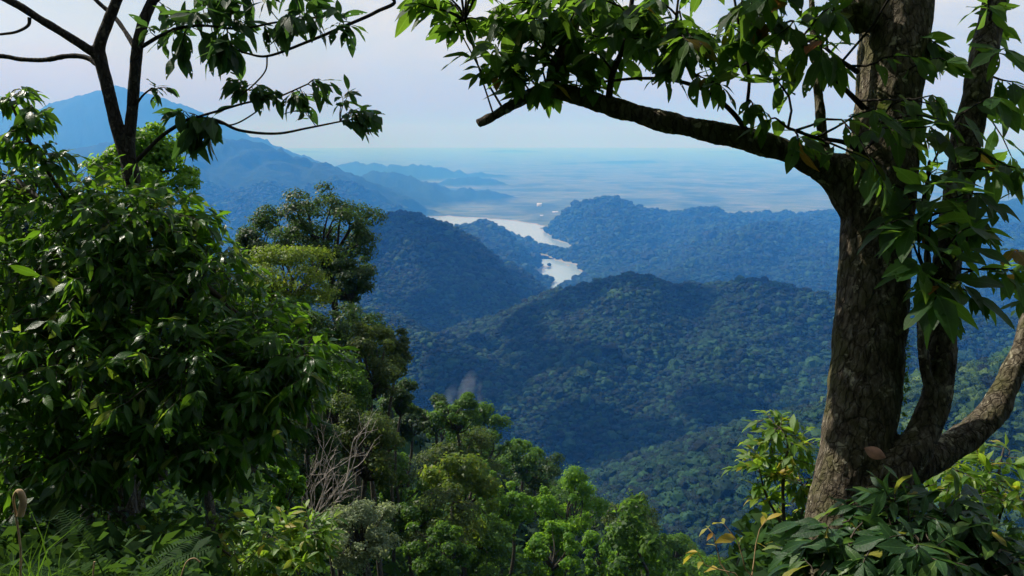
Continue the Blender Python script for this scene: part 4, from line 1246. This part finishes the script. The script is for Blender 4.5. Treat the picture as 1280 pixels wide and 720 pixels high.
# ------------------------------------------------------------------ trees whose leaves are too small to pick apart
def mid_tree(name, label, cat, px, py, d, wpx, hpx, mat, n_clump=34, n_leaf=9000, leafpx=4.2, gap=.0, core=.35, bark='bark_grey', seed=0, group=None, depth=1.0, thick=1.0):
    g = np.random.default_rng(1000 + seed)
    c = P(px, py, d)
    rx, rz = wpx / 2 / F_PX * d, hpx / 2 / F_PX * d
    z0 = gz(c[0], c[1])
    if z0 > c[2] - rz * .2: open("/tmp/log.txt", "a").write(f"ground above crown: {label} {z0 - c[2]:.2f} {rz:.2f}\n")
    z0 = min(z0, c[2] - rz * .6)
    base = np.array([c[0] + g.normal(0, rx * .12), c[1], z0 - .1])
    t = empty(name, tuple(base), label, cat, group)
    me, cs = crown_mesh("crown", g, rx * .86, rx * .86 * depth, rz * .86, n_clump, n_leaf, leafpx / F_PX * d, mat, gap, core)
    o = bpy.data.objects.new("crown", me); col.objects.link(o); o.parent = t; o.location = Vector(c - base)
    ge_ = Geo()
    fork = c - np.array([0, 0, rz * .55])
    if fork[2] < base[2] + .2: fork[2] = base[2] + .2
    r0 = max(rx * .055, .02) * thick
    stem = bend(base, fork, g, 6, .04)
    ge_.tube(stem, np.linspace(r0 * 1.3, r0 * .9, 6), 7)
    for q in cs[g.permutation(len(cs))[:min(len(cs), 26)]]:
        ge_.tube(bend(fork, c + q * .92, g, 6, .08, .06), np.linspace(r0 * .62, r0 * .1, 6), 5, False)
    link("trunk", ge_.mesh("trunk", M[bark]), t)
    return t


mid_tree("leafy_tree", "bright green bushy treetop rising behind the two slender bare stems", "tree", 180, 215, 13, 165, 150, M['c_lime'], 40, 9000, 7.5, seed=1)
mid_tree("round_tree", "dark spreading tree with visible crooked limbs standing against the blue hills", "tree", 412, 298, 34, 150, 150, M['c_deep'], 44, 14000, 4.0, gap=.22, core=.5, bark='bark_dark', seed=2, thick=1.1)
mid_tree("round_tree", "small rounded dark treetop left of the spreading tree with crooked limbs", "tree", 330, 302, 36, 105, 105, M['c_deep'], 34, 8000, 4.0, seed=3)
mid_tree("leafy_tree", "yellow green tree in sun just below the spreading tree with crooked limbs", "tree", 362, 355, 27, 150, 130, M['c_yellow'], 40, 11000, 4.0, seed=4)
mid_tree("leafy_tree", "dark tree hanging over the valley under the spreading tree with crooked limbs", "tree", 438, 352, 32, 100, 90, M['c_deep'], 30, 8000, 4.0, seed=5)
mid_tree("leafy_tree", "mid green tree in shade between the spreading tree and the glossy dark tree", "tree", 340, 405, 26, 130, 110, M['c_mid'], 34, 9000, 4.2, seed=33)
mid_tree("leafy_tree", "mid green tree directly in front of the drifting smoke", "tree", 572, 524, 56, 70, 66, M['c_mid'], 26, 6000, 3.4, seed=35)
mid_tree("leafy_tree", "dark tree just left of the drifting smoke on the slope edge", "tree", 545, 522, 60, 70, 70, M['c_deep'], 26, 6000, 3.4, seed=34)
mid_tree("leafy_tree", "dark bushy crown filling the slope under the tree that hangs over the valley", "tree", 418, 415, 29, 140, 120, M['c_deep'], 36, 10000, 4.0, seed=24)
mid_tree("leafy_tree", "olive brown tree with pale twigs right of the glossy dark tree", "tree", 462, 462, 26, 115, 140, M['c_olive'], 36, 11000, 4.0, seed=6)
mid_tree("leafy_tree", "olive tree leaning out over the valley on the slope edge left of the mist", "tree", 492, 452, 33, 72, 90, M['c_olive'], 24, 7000, 3.8, seed=25)
mid_tree("leafy_tree", "dense dark tree below the olive tree leaning over the valley", "tree", 500, 500, 40, 62, 80, M['c_deep'], 20, 6000, 3.6, seed=26)
mid_tree("leafy_tree", "mid green tree above the pale grey green bush behind the dead twigs", "tree", 425, 500, 24, 110, 120, M['c_mid'], 30, 9000, 4.4, seed=27)
mid_tree("leafy_tree", "rounded green tree right of the tall dark tree on the slope edge", "tree", 655, 575, 84, 70, 70, M['c_mid'], 22, 6000, 3.3, seed=28)
mid_tree("leafy_tree", "dull olive tree right of the tallest lime tree low on the slope", "tree", 790, 655, 70, 90, 80, M['c_olive'], 26, 7000, 3.4, seed=29)
mid_tree("leafy_tree", "mid green tree at the bottom edge far right of the lime trees", "tree", 840, 692, 72, 90, 70, M['c_mid'], 24, 6000, 3.4, seed=30)
mid_tree("leafy_tree", "lime green tree between the broad olive tree and the tallest lime tree", "tree", 640, 640, 50, 70, 90, M['c_lime'], 18, 6000, 4.0, gap=.28, core=.5, seed=31)
mid_tree("leafy_tree", "mid green tree low in the middle below the deep green tree", "tree", 515, 650, 34, 80, 80, M['c_mid'], 24, 6000, 4.2, seed=32)
mid_tree("leafy_tree", "shadowy dark green tree directly behind the bleached twigs of the dead shrub", "tree", 398, 590, 19, 100, 170, M['c_deep'], 40, 12000, 4.6, seed=36)
mid_tree("leafy_tree", "fine leaved dull olive tree low on the slope beside the bleached dead shrub", "tree", 455, 560, 22, 130, 150, M['c_olive'], 34, 10000, 4.4, seed=7)
mid_tree("leafy_tree", "dark rounded tree on the edge of the slope in front of the mist", "tree", 515, 528, 62, 66, 66, M['c_deep'], 20, 5000, 3.4, seed=8)
mid_tree("leafy_tree", "tall dark tree crowning the edge of the slope above the bright lime tree", "tree", 608, 552, 78, 88, 110, M['c_mid'], 26, 8000, 3.4, gap=.2, seed=9)
mid_tree("leafy_tree", "broad fine leaved olive tree in the middle of the slope", "tree", 572, 590, 56, 130, 120, M['c_olive'], 34, 10000, 3.4, seed=10)
mid_tree("leafy_tree", "deep green tree between the bleached dead shrub and the broad olive tree", "tree", 492, 600, 42, 90, 130, M['c_mid'], 28, 8000, 3.6, seed=11)
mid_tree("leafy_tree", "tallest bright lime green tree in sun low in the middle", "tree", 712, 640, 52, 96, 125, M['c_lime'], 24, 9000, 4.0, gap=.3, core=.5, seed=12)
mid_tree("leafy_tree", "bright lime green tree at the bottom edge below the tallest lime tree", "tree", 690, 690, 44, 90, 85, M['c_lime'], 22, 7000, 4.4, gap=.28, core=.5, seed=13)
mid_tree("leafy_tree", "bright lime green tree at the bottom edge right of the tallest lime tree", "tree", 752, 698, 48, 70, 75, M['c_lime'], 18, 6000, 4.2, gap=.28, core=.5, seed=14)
mid_tree("leafy_tree", "dull green tree below the broad olive tree near the bottom edge", "tree", 600, 672, 44, 120, 100, M['c_mid'], 30, 9000, 3.8, seed=15)
mid_tree("leafy_tree", "mixed green tree at the bottom edge right of the pale grey green bush", "tree", 548, 690, 30, 110, 90, M['c_mid'], 28, 8000, 4.6, seed=16)
mid_tree("leafy_tree", "dark tree on the slope to the right behind the tallest lime tree", "tree", 668, 590, 90, 80, 75, M['c_deep'], 24, 6000, 3.2, seed=17)
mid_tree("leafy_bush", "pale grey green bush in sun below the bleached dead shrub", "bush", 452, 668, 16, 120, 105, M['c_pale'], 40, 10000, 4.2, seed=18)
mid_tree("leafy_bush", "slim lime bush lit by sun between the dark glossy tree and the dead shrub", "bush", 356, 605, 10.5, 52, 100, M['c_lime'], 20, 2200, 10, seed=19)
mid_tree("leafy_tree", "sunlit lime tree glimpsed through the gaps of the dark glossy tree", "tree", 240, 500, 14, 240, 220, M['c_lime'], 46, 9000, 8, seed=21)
mid_tree("leafy_tree", "shadowy green tree behind the glossy tree at the left edge", "tree", 60, 420, 15, 260, 300, M['c_mid'], 50, 9000, 8, seed=22)
mid_tree("leafy_tree", "mid green tree filling the slope behind the dark glossy tree", "tree", 330, 470, 19, 170, 170, M['c_mid'], 40, 9000, 6, seed=23)

# small trees down the slope: six kinds, each tree an object of its own
kinds = []
for k, (mname, rx, rz, ncl, nl, lf) in enumerate((('c_deep', 2.6, 2.6, 24, 4600, .24), ('c_mid', 2.9, 2.5, 26, 5000, .25), ('c_mid', 2.1, 2.9, 22, 4200, .23), ('c_olive', 2.7, 2.3, 24, 4600, .21), ('c_yellow', 2.3, 2.3, 20, 4200, .22), ('c_deep', 3.3, 2.5, 30, 5600, .27))):
    g = np.random.default_rng(300 + k)
    me, cs = crown_mesh("crown", g, rx, rx, rz, ncl, nl, lf, M[mname])
    ge_ = Geo()
    ge_.tube(bend((0, 0, -rz - 4.5), (0, 0, -rz * .4), g, 5, .03), np.linspace(.2, .12, 5), 6)
    for q in cs[:10]: ge_.tube(bend((0, 0, -rz * .5), q * .9, g, 4, .08), np.linspace(.09, .03, 4), 4, False)
    kinds.append((me, ge_.mesh("trunk", M['bark_grey']), rz))
g = np.random.default_rng(77)
TONES = ('dark green', 'mid green', 'tall mid green', 'dull olive', 'yellow green', 'broad dark green')
placed, n_small = [], 0
for _ in range(12000):
    if n_small >= 300: break
    d = math.exp(g.uniform(math.log(30), math.log(480)))
    x = g.uniform(-.38, .45) * d
    y = d
    z = gz(x, y)
    hpx, hpy, dd = project([x, y, z + 5])
    lim = np.interp(hpx, [380, 440, 520, 560, 640, 700, 780, 860, 960, 1100], [430, 470, 520, 530, 545, 585, 620, 655, 690, 700])
    if hpx < 300 or hpx > 1000 or hpy < lim + 10 or hpy > 760: continue
    if d < 95 and 400 < hpx < 800 and (hpy < lim + 75 or hpx > 610): continue
    if any(abs(x - q[0]) + abs(y - q[1]) < 4.0 + d * .012 for q in placed): continue
    placed.append((x, y))
    k = int(g.choice(6, p=[.15, .24, .22, .14, .13, .12]))
    me, tm, rz = kinds[k]
    s_ = g.uniform(.75, 1.2)
    t = empty("slope_tree", (x, y, z - .2), f"one of the small {TONES[k]} trees in the canopy running down the slope", "tree", f"small {TONES[k]} trees on the slope")
    o = bpy.data.objects.new("crown", me); o2 = bpy.data.objects.new("trunk", tm)
    for ob in (o, o2):
        col.objects.link(ob); ob.parent = t
        ob.location = (0, 0, (rz + 2.4) * s_); ob.scale = (s_, s_, s_ * g.uniform(.9, 1.2))
    rot = g.uniform(0, 6.28); o.rotation_euler.z = rot; o2.rotation_euler.z = rot
    n_small += 1
open("/tmp/log.txt", "a").write(f"slope trees {n_small}\n")

# ------------------------------------------------------------------ bleached dead shrub
base = on_ground(385, 690, 16.5)
ds = empty("dead_shrub", tuple(base), "bare dead shrub with bleached twigs beside the pale grey green bush", "shrub")
g = np.random.default_rng(5)
ge_ = Geo()
def twigs(ge_, p, d, ln, r_, lev):
    e = p + d * ln
    path = bend(p, e, g, 5, .06)
    ge_.tube(path, np.linspace(r_, r_ * .55, 5), 5 if lev < 2 else 3, False)
    if lev < 3:
        for _ in range(int(g.integers(2, 4))):
            t = g.uniform(.45, 1.0); i0 = int(t * 4)
            nd = unit(d + g.normal(0, .38, 3) + [0, 0, .12])
            twigs(ge_, path[i0], nd, ln * g.uniform(.55, .8), r_ * .58, lev + 1)
root = P(384, 675, 16.5)
for tx, ty, rr_ in ((440, 555, .020), (482, 515, .024), (398, 545, .018), (392, 600, .014), (425, 590, .016), (455, 600, .016), (410, 520, .018)):
    tp = P(tx, ty, 16.5 + g.uniform(-.6, .4)); dv = tp - root
    ge_ = Geo()
    twigs(ge_, root, unit(dv), np.linalg.norm(dv) * .55, rr_, 0)
    link("stem", ge_.mesh("stem", M['dead_twig']), ds)

# ------------------------------------------------------------------ shrubs around the foot of the big tree
def shrub(name, label, cat, basepx, tpls, seed, ells, mat, L, n=6, n_single=300, stems=6, **kw):
    p0 = on_ground(*basepx)
    s_ = Plant(name, label, cat, p0, tpls, seed)
    for e in ells[:stems]:
        pth = bend(p0, P(*e[:3]), s_.g, 7, .06, .05)
        s_.skel.append(pth); s_.tw.tube(pth, np.linspace(.012, .005, 7), 5, False)
    for e in ells: s_.ellipsoid(*e, n=n, L=L, **kw)
    return s_.finish(mat, M['twig'], n_single)

shrub("leafy_shrub", "dark shrub with pointed bluish green leaves in front of the big tree's foot", "shrub", (1110, 760, 2.9), T_LANCE, 51,
      [(1060, 680, 2.9, 62, 42, .22, 22), (1120, 650, 3.0, 55, 42, .22, 20), (1180, 640, 3.1, 38, 30, .2, 8), (1150, 700, 2.8, 70, 42, .25, 24), (1225, 690, 2.9, 60, 48, .25, 22), (1260, 720, 2.8, 50, 40, .2, 14), (1030, 725, 2.8, 60, 30, .2, 14), (1215, 645, 3.1, 40, 28, .2, 10)], M['leaf_shrub'], .12, 6, stems=6)
shrub("leafy_shrub", "yellow green shrub with small sunlit leaves left of the big trunk", "shrub", (985, 700, 4.6), T_SMALL, 52,
      [(985, 560, 4.6, 42, 34, .25, 26), (950, 590, 4.6, 30, 30, .2, 15), (1000, 600, 4.7, 34, 34, .25, 20), (975, 535, 4.6, 30, 18, .2, 9), (1000, 660, 4.7, 40, 36, .25, 14)], M['leaf_lime'], .075, 7, stems=4, shell=(.4, 1.2), droop=.05)
shrub("leafy_shrub", "straggly shrub with yellowed leaves behind the right hand limb of the big tree", "shrub", (1230, 690, 4.6), T_SMALL, 53,
      [(1225, 600, 4.6, 52, 40, .3, 22), (1260, 625, 4.5, 40, 40, .3, 16), (1195, 585, 4.5, 30, 24, .2, 8), (1255, 560, 4.7, 26, 24, .2, 5), (1180, 610, 4.5, 26, 20, .2, 6)], M['leaf_lime'], .085, 6, stems=4, shell=(.4, 1.2), droop=.1)

p0 = on_ground(925, 770, 3.4)
ys = Plant("seedling", "thin seedling with a few yellow leaves at the bottom left of the big tree", "plant", p0, T_SMALL, 54)
for (ax, ay), (bx, by) in (((912, 720), (885, 660)), ((940, 720), (958, 650)), ((930, 730), (872, 690)), ((940, 720), (905, 655))):
    pth = bend(p0, P(ax, ay, 3.4), ys.g, 4, .03); pth = np.concatenate([pth, bend(P(ax, ay, 3.4), P(bx, by, 3.4), ys.g, 5, .08)[1:]])
    ys.skel.append(pth)
    spray(ys.bag, ys.tw, pth, 2, .085, ys.g, .72, .5, .004, whorl=2)
ys.finish(M['leaf_yellow'], M['straw'], 60)

# ------------------------------------------------------------------ ferns, grass and low growth at the lower left
def frond(geo, a, tip, g, w=.16, n=26):
    path = curve_pts(np.stack([a, (a + tip) / 2 + [0, 0, .14 * np.linalg.norm(tip - a)], tip]), 8)
    geo.tube(path, np.linspace(.004, .0015, len(path)), 4, False)
    tan = unit(np.gradient(path, axis=0))
    V, Fc = [], []
    for k in range(n):
        t = .18 + .82 * k / n
        i0 = min(int(t * (len(path) - 1)), len(path) - 2)
        p = path[i0] + (path[i0 + 1] - path[i0]) * (t * (len(path) - 1) - i0)
        side = unit(np.cross(tan[i0], [0, 0, 1]))
        for sg in (-1, 1):
            ln = w * math.sin(math.pi * (1 - t) ** .7 * .98 + .03) ** .8 * g.uniform(.85, 1.1)
            d = unit(side * sg + tan[i0] * .35 + np.array([0, 0, -.25]))
            wd = tan[i0] * w * .034
            V += [p - wd, p + d * ln * .5 - wd * .9 + [0, 0, .006], p + d * ln, p + d * ln * .5 + wd * .9 + [0, 0, .006], p + wd]
            q = len(V) - 5
            Fc += [(q, q + 1, q + 3, q + 4)]
            Fc += [(q + 1, q + 2, q + 2, q + 3)]
    Vt = np.array(V); quad = np.array([f for f in Fc if len(set(f)) == 4]); tri = np.array([(f[0], f[1], f[3]) for f in Fc if len(set(f)) == 3])
    geo.add(Vt, quad); geo.add(Vt, tri)

g = np.random.default_rng(15)
for (fx, fy, fd, lab) in ((150, 750, 3.5, "dark feathery fern in shade at the bottom beside the dry seed stalk"),):
    c = on_ground(fx, fy, fd); c[2] = max(c[2], P(fx, fy + 20, fd)[2])
    t = empty("fern", tuple(c), lab, "fern")
    for k in range(9):
        a = g.uniform(0, 6.28); ln = g.uniform(.28, .42)
        tip = c + [math.cos(a) * ln, math.sin(a) * ln, g.uniform(.12, .42)]
        ge_ = Geo(); frond(ge_, c, tip, g, .085)
        link("frond", ge_.mesh("frond", M['fern']), t)

ge_ = Geo()
for _ in range(190):
    x = g.uniform(-120, 330) if g.random() < .45 else g.uniform(-60, 80); d = g.uniform(2.4, 3.8)
    p = P(x, 745 + g.uniform(0, 30), d); h = g.uniform(.10, .36) if x < 90 else g.uniform(.05, .16)
    dv = np.array([g.normal(0, .4), g.normal(0, .3), 1.0]); side = unit(np.cross(dv, g.normal(0, 1, 3))) * .0024
    mid = p + unit(dv) * h * .6; tip = p + unit(dv) * h + np.array([dv[0], dv[1], -.15]) * h * .5
    ge_.add([p - side, p + side, mid + side * .8, mid - side * .8], [(0, 1, 2, 3)])
    ge_.add([mid - side * .8, mid + side * .8, tip], [(0, 1, 2)])
tag(link("grass", ge_.mesh("grass", M['c_mid'])), kind="stuff")

for pts_, lab, rad_ in (([(25, 740), (26, 690), (20, 645), (17, 622), (24, 614), (29, 628), (25, 645)], "curled dry brown fern stalk rising from the grass at the left edge", .0045),
                        ([(222, 735), (232, 705), (242, 698), (250, 703)], "bent dry straw stalk at the bottom edge left of the ferns' far side", .003),
                        ([(115, 735), (117, 712), (118, 702)], "short pale seed stalk at the bottom edge amid the ferns", .003)):
    cp = curve_pts(np.array([P(x, y, 2.6) for x, y in pts_]), 6)
    ge_ = Geo()
    prof = np.linspace(rad_ * .7, rad_, len(cp))
    if len(pts_) > 5: prof = prof * (1 + 1.6 * sstep(.5, .75, np.linspace(0, 1, len(cp))))
    ge_.tube(cp, prof, 7)
    tag(link("dry_stalk", ge_.mesh("dry_stalk", M['straw'])), lab, "stalk")

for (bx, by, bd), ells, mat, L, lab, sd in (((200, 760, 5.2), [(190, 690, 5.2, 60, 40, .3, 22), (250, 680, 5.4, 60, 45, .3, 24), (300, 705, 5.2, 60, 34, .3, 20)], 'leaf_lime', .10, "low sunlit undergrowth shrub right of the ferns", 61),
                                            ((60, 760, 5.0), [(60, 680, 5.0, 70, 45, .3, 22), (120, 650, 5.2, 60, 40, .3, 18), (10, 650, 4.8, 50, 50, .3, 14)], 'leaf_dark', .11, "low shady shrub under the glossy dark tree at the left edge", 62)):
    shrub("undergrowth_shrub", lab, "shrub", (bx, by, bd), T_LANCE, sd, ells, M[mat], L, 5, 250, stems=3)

# ------------------------------------------------------------------ low leafy ground cover near the camera
g = np.random.default_rng(91)
n = 38000
r_ = np.exp(g.uniform(math.log(2.2), math.log(60), n)); t_ = g.uniform(R(-36), R(36), n)
x, y = r_ * np.sin(t_), r_ * np.cos(t_)
z = terrain(x, y)
v = unit(np.stack([g.normal(0, 1, n), g.normal(0, 1, n), np.abs(g.normal(0, .6, n)) + .5], 1))
a = unit(np.cross(v, g.normal(0, 1, (n, 3)))); b_ = np.cross(v, a)
sz = (.022 + .0065 * r_) * g.uniform(.6, 1.5, n)
p = np.stack([x, y, z + g.uniform(0, 1, n) ** 2 * (.10 + .02 * r_)], 1)
sz = sz[:, None]
q = np.stack([p - a * sz, p - b_ * sz * .5 + v * sz * .15, p + a * sz, p + b_ * sz * .5 + v * sz * .15], 1).reshape(-1, 3)
tag(link("ground_cover", mesh_np("ground_cover", q, np.arange(n * 4).reshape(-1, 4), M['fern'])), kind="stuff")

# ------------------------------------------------------------------ a wisp of smoke in the valley
m, N, L, out = new_mat("smoke")
tcx = N.new("ShaderNodeTexCoord"); nz = N.new("ShaderNodeTexNoise"); nz.inputs["Scale"].default_value = 2.2; nz.inputs["Detail"].default_value = 4; nz.inputs["Distortion"].default_value = .8
L.new(tcx.outputs["Generated"], nz.inputs["Vector"])
vd = N.new("ShaderNodeVectorMath"); vd.operation = 'DISTANCE'; vd.inputs[1].default_value = (.5, .5, .5)
L.new(tcx.outputs["Generated"], vd.inputs[0])
mr = N.new("ShaderNodeMapRange"); mr.inputs["From Min"].default_value = .5; mr.inputs["From Max"].default_value = .05
L.new(vd.outputs["Value"], mr.inputs["Value"])
r = ramp(N, [(.42, (0, 0, 0)), (.70, (1, 1, 1))]); L.new(nz.outputs["Fac"], r.inputs["Fac"])
dn = math_node(N, L, 'MULTIPLY', math_node(N, L, 'MULTIPLY', r.outputs["Color"], mr.outputs["Result"]), .03)
pv = N.new("ShaderNodeVolumePrincipled"); pv.inputs["Color"].default_value = (1, 1, 1, 1)
L.new(dn, pv.inputs["Density"]); L.new(pv.outputs[0], out.inputs["Volume"])
for (sx_, sy_, sd_, wx, hz_) in ((588, 500, 1120, 22, 48), (566, 500, 1140, 18, 26)):
    bm = bmesh.new(); bmesh.ops.create_icosphere(bm, subdivisions=3, radius=1)
    c = P(sx_, sy_, sd_)
    for vv in bm.verts:
        vv.co = Vector((vv.co.x * wx, vv.co.y * wx, vv.co.z * hz_ )) + Vector((vv.co.z * wx * .4, 0, 0))
    me = bpy.data.meshes.new("smoke"); bm.to_mesh(me); bm.free(); me.materials.append(m)
    o = bpy.data.objects.new("smoke", me); col.objects.link(o); o.location = c
    tag(o, kind="stuff")

# ------------------------------------------------------------------ white buildings far out on the plain
white = plain_mat("white_wall", (.62, .62, .60)); tin = plain_mat("pale_roof", (.55, .56, .56), .5)
g = np.random.default_rng(4)
for bx_, by_, wx_, wy_, wz_, lab in ((674, 258, 55, 40, 30, "larger white building on the plain beyond the lake"), (694, 266, 60, 25, 14, "long low white shed on the plain by the hills right of the lake"), (677, 270, 30, 22, 10, "small white shed nearest the far shore of the lake")):
    d_ = P(bx_, by_, 1.0) - CAM; t_ = (PLAIN_Z - CAM[2]) / d_[2]; c = CAM + d_ * t_
    zz = gz(c[0], c[1])
    t = empty("white_building", (c[0], c[1], zz - 2), lab, "building")
    X2, Y2 = wx_ / 2, wy_ / 2
    ge_ = Geo(); ge_.add([(-X2, -Y2, 0), (X2, -Y2, 0), (X2, Y2, 0), (-X2, Y2, 0), (-X2, -Y2, wz_), (X2, -Y2, wz_), (X2, Y2, wz_), (-X2, Y2, wz_)], [(4, 5, 6, 7), (0, 1, 5, 4), (1, 2, 6, 5), (2, 3, 7, 6), (3, 0, 4, 7)])
    o = bpy.data.objects.new("wall", ge_.mesh("wall", white, False)); col.objects.link(o); o.parent = t
    e = 2.0; ge_ = Geo(); h = wz_ + .05
    ge_.add([(-X2 - e, -Y2 - e, h), (X2 + e, -Y2 - e, h), (X2 + e, 0, h + wz_ * .35), (-X2 - e, 0, h + wz_ * .35), (X2 + e, Y2 + e, h), (-X2 - e, Y2 + e, h)], [(0, 1, 2, 3), (3, 2, 4, 5)])
    ge_.add([(-X2 - e, -Y2 - e, h), (-X2 - e, 0, h + wz_ * .35), (-X2 - e, Y2 + e, h), (X2 + e, -Y2 - e, h), (X2 + e, Y2 + e, h), (X2 + e, 0, h + wz_ * .35)], [(0, 1, 2), (3, 4, 5)])
    o = bpy.data.objects.new("roof", ge_.mesh("roof", tin, False)); col.objects.link(o); o.parent = t

shrub("leafy_bush", "yellow green bush with reddish tips at the bottom left of the dead shrub", "bush", (350, 730, 8.5), T_SMALL, 63,
      [(335, 682, 8.5, 48, 34, .4, 40), (385, 672, 8.6, 38, 32, .35, 30), (305, 706, 8.4, 42, 26, .35, 26), (360, 705, 8.3, 50, 26, .35, 26)], M['leaf_lime'], .13, 7, n_single=300, stems=3, shell=(.4, 1.2), droop=.1)
